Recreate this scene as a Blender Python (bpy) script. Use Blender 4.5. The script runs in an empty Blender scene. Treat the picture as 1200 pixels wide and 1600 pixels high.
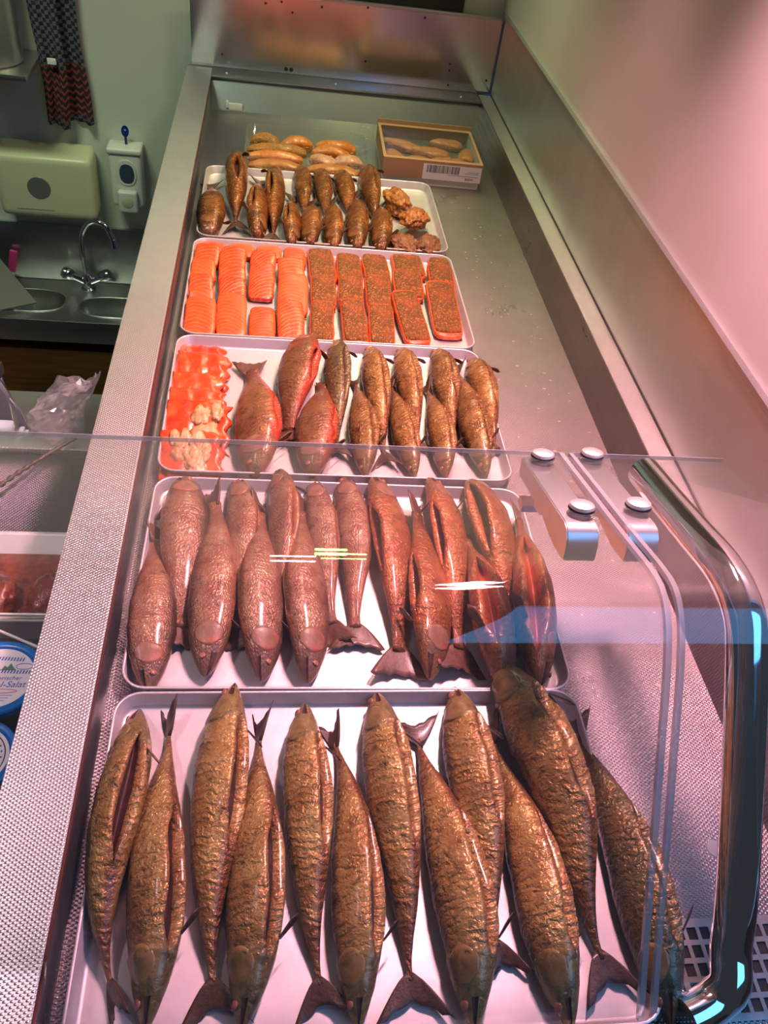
import bpy, bmesh, math, random
import numpy as np
from mathutils import Vector, Matrix, noise

C = bpy.context.scene.collection
PI = math.pi

# ------------------------------------------------------------------ camera
CAM = Vector((0, 0, 0.9217))
FPX = 1299.67                                   # focal length in pixels of the 1200 x 1600 frame
AX_R = Vector((0.98924486, -0.08437225, 0.11948195))
AX_U = Vector((-0.02619131, 0.70148446, 0.71220332))
AX_F = Vector((0.14390492, 0.70767286, -0.69173008))
cd = bpy.data.cameras.new('camera')
cam = bpy.data.objects.new('camera', cd); C.objects.link(cam)
cd.sensor_fit = 'HORIZONTAL'; cd.sensor_width = 36; cd.lens = 36 * FPX / 1200
cd.clip_start = 0.01; cd.clip_end = 50
M = Matrix((AX_R, AX_U, -AX_F)).transposed().to_4x4(); M.translation = CAM
cam.matrix_world = M
bpy.context.scene.camera = cam

# ------------------------------------------------------------------ light and exposure
sc = bpy.context.scene
sc.view_settings.view_transform = 'Standard'; sc.view_settings.look = 'None'
sc.view_settings.gamma = 1; sc.view_settings.use_curve_mapping = False
sc.view_settings.exposure = -0.25
world = bpy.data.worlds.new('world'); sc.world = world; world.use_nodes = True
bg = world.node_tree.nodes['Background']
bg.inputs[0].default_value = (0.55, 0.62, 0.75, 1); bg.inputs[1].default_value = 0.06

def area(name, loc, target, size, color, watts, spread=PI):
    l = bpy.data.lights.new(name, 'AREA'); l.shape = 'RECTANGLE'
    l.size, l.size_y = size; l.color = color; l.energy = watts; l.spread = spread
    o = bpy.data.objects.new(name, l); C.objects.link(o); o.location = loc
    o.rotation_euler = (Vector(target) - Vector(loc)).to_track_quat('-Z', 'Y').to_euler()
    return o
area('counter_lamp_pink', (0.47, 1.15, 1.17), (0.15, 0.65, 0), (0.07, 0.22), (1.0, 0.445, 0.51), 19.5, 2.05)
area('counter_lamp_warm', (0.40, 1.75, 1.20), (0.10, 1.60, 0), (0.07, 0.22), (1.0, 0.50, 0.42), 6.5, 1.5)
area('counter_lamp_green', (0.40, 2.35, 1.20), (0.12, 2.25, 0), (0.07, 0.22), (0.95, 0.90, 0.40), 3.2, 1.6)
area('end_lamp_white', (0.115, 2.80, 0.865), (0.10, 1.0, 0.0), (0.17, 0.030), (1.0, 0.97, 0.9), 0.8)
area('end_lamp_green', (0.305, 2.80, 0.80), (0.30, 1.0, 0.0), (0.17, 0.022), (0.45, 1.0, 0.25), 0.5)
area('end_lamp_green_short', (0.255, 2.80, 0.735), (0.25, 1.0, 0.0), (0.12, 0.018), (0.45, 1.0, 0.25), 0.3)
area('skylight', (1.65, -0.55, 1.75), (1.65, -0.55, 0), (1.9, 1.65), (0.12, 0.45, 1.0), 36)
area('staff_side_lamp', (-0.9, 1.7, 1.7), (-0.8, 2.3, 0), (0.6, 0.25), (0.80, 1.0, 0.66), 6.5, 1.5)
area('staff_counter_fill', (-0.80, 0.72, 1.30), (-0.50, 0.74, -0.1), (0.25, 0.10), (1.0, 0.72, 0.80), 2.0, 1.1)  # added fill light, brightens the tub lids and meat tray

# ------------------------------------------------------------------ helpers
def ray(px, py):
    return AX_F + AX_R * ((px - 600) / FPX) - AX_U * ((py - 800) / FPX)
def at(px, py, z):                              # a frame pixel on the horizontal plane z
    d = ray(px, py); return CAM + d * ((z - CAM.z) / d.z)
def aty(px, py, y):                             # a frame pixel on the upright plane y
    d = ray(px, py); return CAM + d * (y / d.y)
def metres(wpx, p):
    return wpx * (Vector(p) - CAM).dot(AX_F) / FPX

def empty(name, loc, label, cat, group=None, rz=0):
    o = bpy.data.objects.new(name, None); C.objects.link(o); o.location = loc
    o.rotation_euler.z = rz; o.empty_display_size = 0.02
    return tag(o, label, cat, group)
def tag(o, label, cat, group=None, kind=None):
    if label: o['label'] = label
    if cat: o['category'] = cat
    if group: o['group'] = group
    if kind: o['kind'] = kind
    return o
def mesh(name, verts, faces, m, parent=None, smooth=True, uv=None, loc=None, recalc=True):
    me = bpy.data.meshes.new(name)
    me.from_pydata([tuple(v) for v in verts], [], [tuple(f) for f in faces])
    if uv is not None:
        l = me.uv_layers.new(name='UVMap')
        for p in me.polygons:
            for li in p.loop_indices:
                l.data[li].uv = uv[me.loops[li].vertex_index]
    if recalc:
        bm = bmesh.new(); bm.from_mesh(me); bmesh.ops.recalc_face_normals(bm, faces=bm.faces); bm.to_mesh(me); bm.free()
    for p in me.polygons: p.use_smooth = smooth
    me.materials.append(m)
    o = bpy.data.objects.new(name, me); C.objects.link(o)
    if parent is not None: o.parent = parent
    if loc is not None: o.location = loc
    return o
def from_bm(name, bm, m, parent=None, smooth=True, loc=None, angle=None):
    bmesh.ops.recalc_face_normals(bm, faces=bm.faces)
    me = bpy.data.meshes.new(name); bm.to_mesh(me); bm.free()
    for p in me.polygons: p.use_smooth = smooth
    if smooth and angle: me.set_sharp_from_angle(angle=math.radians(angle))
    me.materials.append(m)
    o = bpy.data.objects.new(name, me); C.objects.link(o)
    if parent is not None: o.parent = parent
    if loc is not None: o.location = loc
    return o
def bm_box(bm, lo, hi, bevel=0.0, seg=2):
    lo, hi = Vector(lo), Vector(hi)
    r = bmesh.ops.create_cube(bm, size=1)
    for v in r['verts']: v.co = Vector((lo[i] + (v.co[i] + .5) * (hi[i] - lo[i]) for i in range(3)))
    if bevel:
        es = list({e for v in r['verts'] for e in v.link_edges})
        bmesh.ops.bevel(bm, geom=es, offset=bevel, segments=seg, affect='EDGES', profile=.6)
    return bm
def box(name, lo, hi, m, parent=None, bevel=0.0, seg=2):
    return from_bm(name, bm_box(bmesh.new(), lo, hi, bevel, seg), m, parent, smooth=bool(bevel), angle=35)
def tube(name, pts, r, m, parent=None, n=16, cap=True, rs=None):
    pts = [Vector(p) for p in pts]; V = []; F = []
    up = None
    for i, p in enumerate(pts):
        t = (pts[min(i + 1, len(pts) - 1)] - pts[max(i - 1, 0)]).normalized()
        if up is None:
            up = t.orthogonal().normalized()
        up = (up - t * up.dot(t)).normalized(); sd = t.cross(up)
        rr = rs[i] if rs else r
        for k in range(n):
            a = 2 * PI * k / n; V.append(p + (up * math.cos(a) + sd * math.sin(a)) * rr)
    for i in range(len(pts) - 1):
        for k in range(n):
            F.append((i * n + k, i * n + (k + 1) % n, (i + 1) * n + (k + 1) % n, (i + 1) * n + k))
    if cap:
        F.append(tuple(range(n))[::-1]); F.append(tuple((len(pts) - 1) * n + k for k in range(n)))
    o = mesh(name, V, F, m, parent); o.data.set_sharp_from_angle(angle=math.radians(50)); return o
def lathe(name, prof, m, parent=None, n=32, loc=None):        # prof: (r, z) pairs, closed on the axis where r = 0
    V = []; F = []
    for r, z in prof:
        for k in range(n):
            a = 2 * PI * k / n; V.append((r * math.cos(a), r * math.sin(a), z))
    for i in range(len(prof) - 1):
        for k in range(n):
            F.append((i * n + k, i * n + (k + 1) % n, (i + 1) * n + (k + 1) % n, (i + 1) * n + k))
    me = mesh(name, V, F, m, parent, loc=loc)
    bm = bmesh.new(); bm.from_mesh(me.data); bmesh.ops.remove_doubles(bm, verts=bm.verts, dist=1e-6)
    bmesh.ops.recalc_face_normals(bm, faces=bm.faces); bm.to_mesh(me.data); bm.free()
    me.data.set_sharp_from_angle(angle=math.radians(40)); return me
def catmull(pts, n):
    pts = [Vector(p) for p in pts]
    P = [2 * pts[0] - pts[1]] + pts + [2 * pts[-1] - pts[-2]]
    out = []
    for i in range(1, len(P) - 2):
        for k in range(24):
            t = k / 24; a, b, c, d = P[i - 1], P[i], P[i + 1], P[i + 2]
            out.append(.5 * ((2 * b) + (c - a) * t + (2 * a - 5 * b + 4 * c - d) * t * t + (3 * b - a - 3 * c + d) * t ** 3))
    out.append(P[-2])
    L = [0]
    for a, b in zip(out, out[1:]): L.append(L[-1] + (b - a).length)
    xs = np.linspace(0, L[-1], n)
    A = np.array([tuple(p) for p in out])
    return [Vector((float(np.interp(x, L, A[:, 0])), float(np.interp(x, L, A[:, 1])), float(np.interp(x, L, A[:, 2])))) for x in xs], L[-1]
def rounded(w, h, r, n=6):                      # rounded rectangle about the origin
    o = []
    for cx, cy, a0 in ((w/2-r, h/2-r, 0), (-w/2+r, h/2-r, 90), (-w/2+r, -h/2+r, 180), (w/2-r, -h/2+r, 270)):
        for k in range(n + 1):
            a = math.radians(a0 + 90 * k / n); o.append((cx + r * math.cos(a), cy + r * math.sin(a)))
    return o
def plate(name, outer, holes, z0, z1, m, parent=None, loc=None, smooth=False):   # flat plate with holes, by filling a 2D curve
    cu = bpy.data.curves.new('fill', 'CURVE'); cu.dimensions = '2D'; cu.fill_mode = 'BOTH'
    for loop in [outer] + holes:
        s = cu.splines.new('POLY'); s.points.add(len(loop) - 1); s.use_cyclic_u = True
        for p, q in zip(s.points, loop): p.co = (q[0], q[1], 0, 1)
    cu.extrude = (z1 - z0) / 2
    t = bpy.data.objects.new('fill', cu); C.objects.link(t)
    dg = bpy.context.evaluated_depsgraph_get(); dg.update()
    me = bpy.data.meshes.new_from_object(t.evaluated_get(dg)); bpy.data.objects.remove(t); bpy.data.curves.remove(cu)
    for v in me.vertices: v.co.z += (z0 + z1) / 2
    me.name = name; me.materials.clear(); me.materials.append(m)
    for p in me.polygons: p.use_smooth = False
    o = bpy.data.objects.new(name, me); C.objects.link(o)
    if parent is not None: o.parent = parent
    if loc is not None: o.location = loc
    return o
def lettering(name, text, size, m, parent, loc, rot=(0, 0, 0), align='CENTER', thick=0.0002, shear=0):
    cu = bpy.data.curves.new('text', 'FONT'); cu.body = text; cu.size = size; cu.align_x = align; cu.align_y = 'CENTER'
    cu.extrude = thick; cu.shear = shear; cu.resolution_u = 3
    t = bpy.data.objects.new('text', cu); C.objects.link(t)
    dg = bpy.context.evaluated_depsgraph_get(); dg.update()
    me = bpy.data.meshes.new_from_object(t.evaluated_get(dg)); bpy.data.objects.remove(t); bpy.data.curves.remove(cu)
    me.materials.clear(); me.materials.append(m); me.name = name
    o = bpy.data.objects.new(name, me); C.objects.link(o); o.parent = parent; o.location = loc; o.rotation_euler = rot
    return o
def sstep(a, b, x):
    t = min(1, max(0, (x - a) / (b - a))); return t * t * (3 - 2 * t)

# ------------------------------------------------------------------ materials
class Mat:
    def __init__(s, name, base=(.8, .8, .8), rough=.5, metal=0, **kw):
        s.m = bpy.data.materials.new(name); s.m.use_nodes = True
        s.t = s.m.node_tree; s.b = s.t.nodes['Principled BSDF']
        s.set('Base Color', base); s.set('Roughness', rough); s.set('Metallic', metal)
        for k, v in kw.items(): s.set(k.replace('_', ' '), v)
    def set(s, k, v):
        if isinstance(v, bpy.types.NodeSocket): s.t.links.new(v, s.b.inputs[k])
        else:
            if isinstance(v, tuple) and len(v) == 3: v = v + (1,)
            s.b.inputs[k].default_value = v
        return s
    def n(s, typ, props=None, out=0, **ins):
        nd = s.t.nodes.new('ShaderNode' + typ)
        for k, v in (props or {}).items(): setattr(nd, k, v)
        for k, v in ins.items():
            key = int(k[1:]) if k[0] == 'i' and k[1:].isdigit() else k.replace('_', ' ')
            if isinstance(v, bpy.types.NodeSocket): s.t.links.new(v, nd.inputs[key])
            else:
                if isinstance(v, tuple) and len(v) == 3 and nd.inputs[key].type == 'RGBA': v = v + (1,)
                nd.inputs[key].default_value = v
        return nd.outputs[out]
    def math(s, op, a, b=0.0, c=0.0): return s.n('Math', {'operation': op}, i0=a, i1=b, i2=c)
    def co(s, kind='Object'): return s.n('TexCoord', out={'Generated': 0, 'Normal': 1, 'UV': 2, 'Object': 3}[kind])
    def mapv(s, v, scale=(1, 1, 1), rot=(0, 0, 0)): return s.n('Mapping', Vector=v, Scale=scale, Rotation=rot)
    def noise(s, v, scale, detail=3, rough=.5, dist=0): return s.n('TexNoise', Vector=v, Scale=scale, Detail=detail, Roughness=rough, Distortion=dist)
    def rng(s, v, a, b, c=0.0, d=1.0): return s.n('MapRange', {'clamp': True}, i0=v, i1=a, i2=b, i3=c, i4=d)
    def mix(s, f, a, b):
        nd = s.t.nodes.new('ShaderNodeMix'); nd.data_type = 'RGBA'
        for i, v in ((0, f), (6, a), (7, b)):
            if isinstance(v, bpy.types.NodeSocket): s.t.links.new(v, nd.inputs[i])
            else: nd.inputs[i].default_value = (v + (1,) if isinstance(v, tuple) and len(v) == 3 else v)
        return nd.outputs[2]
    def bump(s, h, strength, dist=0.001, normal=None):
        kw = dict(Height=h, Strength=strength, Distance=dist)
        if normal is not None: kw['Normal'] = normal
        return s.n('Bump', **kw)

def plain(name, base, rough=.5, metal=0, **kw): return Mat(name, base, rough, metal, **kw).m

def steel(name, base, rough, emboss=0.0, cell=(0.0030, 0.0021), wear=.12, streak=True):
    a = Mat(name, base, rough, 1.0); v = a.co()
    big = a.noise(v, 6, 4, .6); fine = a.noise(a.mapv(v, (14, 2, 14)), 9, 3)
    r = a.math('ADD', a.math('MULTIPLY', a.math('SUBTRACT', big, .5), wear * 2), rough)
    a.set('Roughness', a.math('ADD', r, a.math('MULTIPLY', a.math('SUBTRACT', fine, .5), .08)))
    a.set('Base Color', a.mix(a.rng(big, .35, .7), base, tuple(c * .86 for c in base)))
    if emboss:
        sp = a.n('SeparateXYZ', Vector=v)
        X = a.t.nodes[-1].outputs
        row = a.math('MULTIPLY', X[1], PI / cell[1]); col = a.math('MULTIPLY', X[0], PI / cell[0])
        h = a.math('MAXIMUM', a.math('MULTIPLY', a.math('SINE', col), a.math('SINE', row)), 0.0)
        a.set('Normal', a.bump(h, emboss, .0012))
    return a.m
M_LINEN = steel('embossed_steel', (.80, .77, .77), .40, .62, (.0033, .0024))
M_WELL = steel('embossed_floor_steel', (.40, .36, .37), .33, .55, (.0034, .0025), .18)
M_STEEL = steel('brushed_steel', (.62, .63, .64), .34)
M_SPLASH = steel('satin_steel', (.70, .72, .70), .42, wear=.08)
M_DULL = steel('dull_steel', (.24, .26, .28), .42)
M_ENDSTEEL = steel('smeared_steel', (.66, .66, .70), .17, wear=.10)
M_CHROME = plain('chrome', (.80, .82, .85), .07, 1)
M_BRACKET = plain('bracket_aluminium', (.70, .72, .75), .33, 1)
M_BOLT = plain('bolt_steel', (.80, .78, .78), .42, .8)
M_BLACK = plain('black_gap', (.006, .006, .007), .6)
M_DARKRUB = plain('dark_rubber', (.025, .025, .028), .5)
M_RED = plain('dark_red_strip', (.10, .028, .025), .45)  # dark red-brown, for the thin strip along the well wall

a = Mat('tray_aluminium', (.72, .70, .71), .42, .55); v = a.co()
nz = a.noise(v, 14, 5, .65); n2 = a.noise(v, 160, 2)
a.set('Base Color', a.mix(a.rng(nz, .3, .75), (.72, .69, .70), (.55, .52, .54)))
a.set('Roughness', a.rng(nz, .3, .7, .36, .55)); a.set('Normal', a.bump(n2, .12, .0006)); M_TRAY = a.m

a = Mat('wall_paint', (.62, .64, .58), .55); v = a.co()
a.set('Base Color', a.mix(a.rng(a.noise(v, 2.2, 3), .35, .7), (.64, .66, .60), (.58, .61, .55))); M_WALL = a.m
a = Mat('panel_white', (.74, .73, .70), .35); v = a.co()
a.set('Base Color', a.mix(a.rng(a.noise(v, 3, 3), .35, .7), (.76, .75, .72), (.70, .69, .65))); M_PANEL = a.m
M_CEIL = plain('ceiling_white', (.62, .62, .60), .7)
M_FLOOR = plain('staff_floor', (.10, .09, .09), .6)
a = Mat('sink_wood', (.16, .065, .018), .5); v = a.co()
g = a.noise(a.mapv(v, (1.2, 1.2, 14)), 4, 4)
a.set('Base Color', a.mix(a.rng(g, .3, .7), (.20, .085, .02), (.11, .042, .012))); M_WOOD = a.m
M_CREAM = plain('cream_plastic', (.60, .60, .40), .35)
M_WHITEP = plain('white_plastic', (.72, .73, .70), .35)
M_GREYP = plain('grey_plastic', (.13, .14, .14), .35)
M_NAVY = plain('navy_window', (.05, .07, .13), .2)
M_BLUEKEY = plain('blue_key', (.01, .03, .22), .35)
M_BLUELID = plain('blue_lid', (.0, .16, .52), .3)
M_PAPER = plain('label_paper', (.80, .79, .80), .45)
M_INKBLUE = plain('ink_blue', (.03, .12, .42), .5)
M_INKRED = plain('ink_red', (.62, .06, .10), .5)
M_INKGREEN = plain('ink_green', (.10, .24, .13), .5)
M_INKBLACK = plain('ink_black', (.03, .03, .035), .5)
M_CARD = plain('cardboard', (.42, .24, .13), .7)
M_CARDW = plain('white_card', (.66, .68, .66), .6)
M_PINKP = plain('pink_plastic', (.55, .05, .22), .4)
M_BOARD = plain('grey_board', (.10, .105, .10), .4)

def clear(name, tint, gloss_tint=(1, 1, 1), rough=.02, ior=1.5, veil=0.0, veilcol=(.8, .8, .8)):
    m = bpy.data.materials.new(name); m.use_nodes = True; t = m.node_tree
    for nd in list(t.nodes):
        if nd.type != 'OUTPUT_MATERIAL': t.nodes.remove(nd)
    out = [nd for nd in t.nodes if nd.type == 'OUTPUT_MATERIAL'][0]
    tr = t.nodes.new('ShaderNodeBsdfTransparent'); tr.inputs[0].default_value = tint + (1,)
    gl = t.nodes.new('ShaderNodeBsdfGlossy'); gl.inputs['Color'].default_value = gloss_tint + (1,); gl.inputs['Roughness'].default_value = rough
    fr = t.nodes.new('ShaderNodeFresnel'); ge = t.nodes.new('ShaderNodeNewGeometry'); mr = t.nodes.new('ShaderNodeMapRange'); mr.inputs[3].default_value = ior; mr.inputs[4].default_value = 1 / ior
    t.links.new(ge.outputs['Backfacing'], mr.inputs[0]); t.links.new(mr.outputs[0], fr.inputs['IOR'])
    mx = t.nodes.new('ShaderNodeMixShader')
    t.links.new(fr.outputs[0], mx.inputs[0]); t.links.new(tr.outputs[0], mx.inputs[1]); t.links.new(gl.outputs[0], mx.inputs[2])
    last = mx.outputs[0]
    if veil:
        df = t.nodes.new('ShaderNodeBsdfDiffuse'); df.inputs[0].default_value = veilcol + (1,)
        m2 = t.nodes.new('ShaderNodeMixShader'); m2.inputs[0].default_value = veil
        t.links.new(last, m2.inputs[1]); t.links.new(df.outputs[0], m2.inputs[2]); last = m2.outputs[0]
    t.links.new(last, out.inputs[0]); return m
M_GLASS = clear('guard_glass', (.965, .975, .975), ior=1.45, veil=.012)
M_GLASSEDGE = clear('glass_edge', (.80, .84, .86), rough=.12, ior=1.6, veil=.30, veilcol=(.70, .72, .74))
M_CLEAR = clear('clear_plastic', (.94, .96, .94), rough=.08, ior=1.3, veil=.03)
M_FILM = clear('box_film', (.95, .96, .96), rough=.12, ior=1.10, veil=.02)
M_BAG = clear('bag_plastic', (.90, .90, .91), rough=.14, ior=1.6, veil=.16, veilcol=(.75, .74, .74))

# skin of a smoked fish: u runs nose to tail, v from belly (0) to back (1)
def skin(name, flank, flank2, back, belly, head, wr=.5, scales=0.0, metal=.3, rough=.36, backat=.62, tailc=(.20, .07, .035), bellyw=.16):
    a = Mat(name, flank, rough, metal); uv = a.co('UV'); ob = a.co()
    s = a.n('SeparateXYZ', Vector=uv); X = a.t.nodes[-1].outputs
    rnd = a.n('ObjectInfo', out=5)
    off = a.n('VectorMath', {'operation': 'ADD'}, i0=ob, i1=a.n('CombineXYZ', X=a.math('MULTIPLY', rnd, 7.0), Y=a.math('MULTIPLY', rnd, 3.0), Z=0.0))
    big = a.noise(off, 26, 4, .6); mid = a.noise(off, 75, 4, .6); fine = a.noise(off, 420, 2)
    vv = a.math('ADD', X[1], a.math('MULTIPLY', a.math('SUBTRACT', mid, .5), .22))
    c = a.mix(a.rng(big, .36, .66), flank, flank2)
    c = a.mix(a.rng(vv, backat, backat + .2), c, back)
    c = a.mix(a.rng(vv, bellyw, bellyw * .15, 0.0, .88), c, belly)
    c = a.mix(a.math('MULTIPLY', a.rng(X[0], .235, .19), .75), c, head)
    c = a.mix(a.math('MULTIPLY', a.rng(mid, .52, .72), .7), c, tuple(q * .45 for q in back))
    c = a.mix(a.math('MULTIPLY', a.rng(a.math('ADD', X[0], a.math('MULTIPLY', a.math('SUBTRACT', big, .5), .5)), .70, .92), .7), c, tailc)
    c = a.mix(a.math('MULTIPLY', rnd, .45), c, a.mix(.5, c, back))
    a.set('Base Color', c)
    a.set('Roughness', a.rng(mid, .3, .7, rough - .06, rough + .16))
    # creases of the shrunken skin run across the body, warped by noise
    warp = a.math('ADD', a.math('MULTIPLY', X[0], 190.0), a.math('MULTIPLY', a.math('ADD', big, mid), 15.0))
    cr = a.math('SINE', a.math('ADD', warp, a.math('MULTIPLY', X[1], 9.0)))
    wk = a.noise(a.mapv(uv, (58, 11, 1)), 1.0, 2, .45, 1.1)
    cr = a.math('MULTIPLY', cr, a.rng(a.noise(off, 38, 2), .36, .62, .05, .6))
    h = a.math('ADD', cr, a.math('ADD', a.math('MULTIPLY', wk, 1.1), a.math('MULTIPLY', mid, .25)))
    h = a.math('MULTIPLY', h, a.rng(X[0], .17, .25, .25, 1.0))
    if scales:
        vor = a.n('TexVoronoi', Vector=a.mapv(uv, (90, 34, 1)), Scale=1.0)
        h = a.math('ADD', h, a.math('MULTIPLY', vor, scales))
    nb = a.bump(h, wr, .0022)
    a.set('Normal', a.bump(fine, .12, .0005, nb))
    a.set('Coat Weight', .4); a.set('Coat Roughness', .16)
    return a.m
M_MACK = skin('golden_skin', (.64, .43, .15), (.44, .22, .065), (.02, .018, .014), (.24, .08, .03), (.32, .24, .10), .72, metal=.35, rough=.27, backat=.54)
M_SLIM = skin('slim_golden_skin', (.50, .30, .095), (.28, .12, .035), (.018, .016, .012), (.22, .07, .03), (.26, .18, .07), .8, metal=.35, rough=.26, backat=.50)
M_MACKGREEN = skin('olive_skin', (.22, .19, .09), (.26, .16, .06), (.025, .03, .025), (.28, .19, .10), (.13, .12, .07), .8, metal=.5, rough=.30, backat=.56)
M_TROUT = skin('trout_skin', (.40, .235, .13), (.27, .10, .055), (.085, .045, .03), (.44, .15, .05), (.20, .10, .06), .36, 1.6, .25, .31, .60)
M_TROUTRED = skin('red_trout_skin', (.46, .19, .055), (.34, .085, .025), (.09, .035, .02), (.56, .14, .04), (.30, .15, .06), .6, .5, .3, .32, .66)
M_CHAR = skin('char_skin', (.30, .16, .06), (.22, .085, .035), (.07, .04, .025), (.66, .06, .025), (.22, .13, .06), .5, .5, .25, .32, .60, bellyw=.25)
M_HERR = skin('bronze_skin', (.46, .16, .026), (.20, .058, .010), (.02, .011, .007), (.40, .14, .03), (.12, .05, .018), .7, .4, .5, .24, .56)
def flesh(name, c1, c2, c3, rough=.42, sc_=90, bump=.4, coat=.3):
    a = Mat(name, c1, rough); v = a.co(); n1 = a.noise(v, sc_, 4, .65); n2 = a.noise(v, sc_ * .28, 3)
    c = a.mix(a.rng(n1, .38, .66), c1, c2); c = a.mix(a.rng(n2, .5, .68, 0, .8), c, c3)
    a.set('Base Color', c); a.set('Normal', a.bump(n1, bump, .0025)); a.set('Coat Weight', coat); a.set('Coat Roughness', .2)
    return a.m
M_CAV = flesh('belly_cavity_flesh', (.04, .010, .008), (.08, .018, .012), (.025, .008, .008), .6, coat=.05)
M_CAVRED = flesh('red_cavity_flesh', (.30, .045, .018), (.42, .10, .035), (.14, .02, .015))
M_CAVCHAR = flesh('scarlet_cavity_flesh', (.55, .03, .015), (.48, .09, .03), (.35, .02, .015))
M_FIN = flesh('dark_fin', (.085, .04, .022), (.05, .024, .016), (.12, .055, .03), .45, 200)
M_FINT = flesh('trout_fin', (.15, .065, .04), (.09, .04, .028), (.20, .09, .05), .45, 200)
M_HERRJAW = flesh('bronze_cheek', (.24, .10, .03), (.13, .05, .018), (.30, .14, .05), .28, 70, .25)
M_EYE = plain('cooked_eye', (.36, .15, .10), .25)
M_JAW = flesh('jaw_skin', (.30, .21, .08), (.19, .12, .04), (.36, .25, .10), .28, 70, .25)
M_CHUNK = flesh('brown_chunk', (.56, .23, .05), (.30, .08, .02), (.08, .022, .01), .45, 85, 1.0)
M_CHUNKD = flesh('crusted_chunk', (.20, .075, .03), (.34, .14, .06), (.07, .022, .012), .55, 190, .9)
M_ORANGE = flesh('orange_fillet', (.60, .20, .02), (.44, .10, .012), (.66, .28, .06), .4, 110, .6)
M_ORANGEP = flesh('peppered_fillet', (.50, .22, .03), (.16, .07, .02), (.44, .15, .03), .55, 260, .9)
M_PALEF = flesh('pale_fillet', (.58, .33, .20), (.45, .18, .09), (.62, .42, .28), .45, 120, .6)
M_BREAD = flesh('orange_breading', (.50, .19, .035), (.40, .10, .015), (.56, .27, .07), .6, 120, .5)
M_BELLY = flesh('creamy_belly_meat', (.60, .39, .17), (.48, .21, .07), (.66, .48, .26), .4, 85, .7)
a = Mat('smoked_salmon', (.6, .06, .014), .30); v = a.co(); n1 = a.noise(v, 55, 4, .65); n2 = a.noise(v, 18, 3); rnd = a.n('ObjectInfo', out=5)
c = a.mix(a.rng(n1, .38, .66), (.66, .075, .016), (.52, .028, .008)); c = a.mix(a.rng(n2, .52, .70, 0, .8), c, (.70, .17, .04)); c = a.mix(a.math('MULTIPLY', rnd, .5), c, (.70, .13, .03))
a.set('Base Color', c); a.set('Normal', a.bump(n1, .6, .0025)); a.set('Coat Weight', .4); a.set('Coat Roughness', .15); M_REDF = a.m
M_MEAT = flesh('marinated_meat', (.17, .032, .014), (.26, .065, .022), (.06, .014, .01), .26, 120, .9)

a = Mat('salmon_flesh', (.78, .10, .02), .36); v = a.co()
n1 = a.noise(v, 50, 3); rnd = a.n('ObjectInfo', out=5)
sep = a.n('SeparateXYZ', Vector=v); X = a.t.nodes[-1].outputs
arc = a.math('ADD', a.math('MULTIPLY', a.math('ADD', X[1], a.math('MULTIPLY', X[0], a.math('MULTIPLY', a.math('SUBTRACT', rnd, .5), 2.0))), 560.0), a.math('ADD', a.math('MULTIPLY', a.math('MULTIPLY', X[0], X[0]), 9000.0), a.math('MULTIPLY', n1, 7.0)))
st = a.rng(a.math('SINE', a.math('ADD', arc, a.math('MULTIPLY', rnd, 9.0))), .55, 1.0)
c = a.mix(a.rng(n1, .35, .65), (.66, .075, .012), (.56, .035, .008))
c = a.mix(a.math('MULTIPLY', st, .55), c, (.80, .24, .07))
c = a.mix(a.math('MULTIPLY', rnd, .55), c, (.80, .17, .035))
a.set('Base Color', c); a.set('Normal', a.bump(a.math('ADD', a.math('MULTIPLY', st, -.5), a.noise(v, 190, 3)), .35, .0015))
a.set('Coat Weight', .35); a.set('Coat Roughness', .25); M_SALMON = a.m
a = Mat('herb_crust', (.25, .13, .03), .6); v = a.co()
vo = a.n('TexVoronoi', Vector=v, Scale=430.0); n1 = a.noise(v, 260, 4, .7); n2 = a.noise(v, 34, 3)
vc = a.n('TexVoronoi', out=1, Vector=v, Scale=430.0); r = a.n('SeparateColor', Color=vc)
c = a.mix(a.rng(r, .2, .9), (.20, .075, .013), (.10, .045, .008))
c = a.mix(a.rng(r, .78, .9), c, (.50, .20, .04))
c = a.mix(a.rng(n1, .56, .68), c, (.03, .03, .008))
c = a.mix(a.rng(n2, .50, .85, 0, .7), c, (.50, .10, .02))
a.set('Base Color', c); a.set('Normal', a.bump(a.math('ADD', vo, n1), .9, .002)); M_CRUST = a.m
a = Mat('towel_weave', (.03, .03, .04), .9); v = a.co('UV')
ch = a.n('TexChecker', out=1, Vector=a.mapv(v, (16, 46, 1)), Scale=1.0)
sep = a.n('SeparateXYZ', Vector=v); X = a.t.nodes[-1].outputs
band = a.math('MULTIPLY', a.rng(X[1], .36, .34), a.rng(X[1], .02, .06))
stripe = a.rng(a.math('SINE', a.math('ADD', a.math('MULTIPLY', X[1], 150.0), a.math('MULTIPLY', a.math('SINE', a.math('MULTIPLY', X[0], 60.0)), 1.4))), .2, .5)
c0 = a.mix(ch, (.018, .018, .026), (.12, .12, .16))
c1 = a.mix(stripe, (.02, .018, .02), (.32, .05, .06))
a.set('Base Color', a.mix(band, c0, c1)); a.set('Normal', a.bump(a.noise(a.co(), 600, 2), .4, .001)); M_TOWEL = a.m

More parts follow.
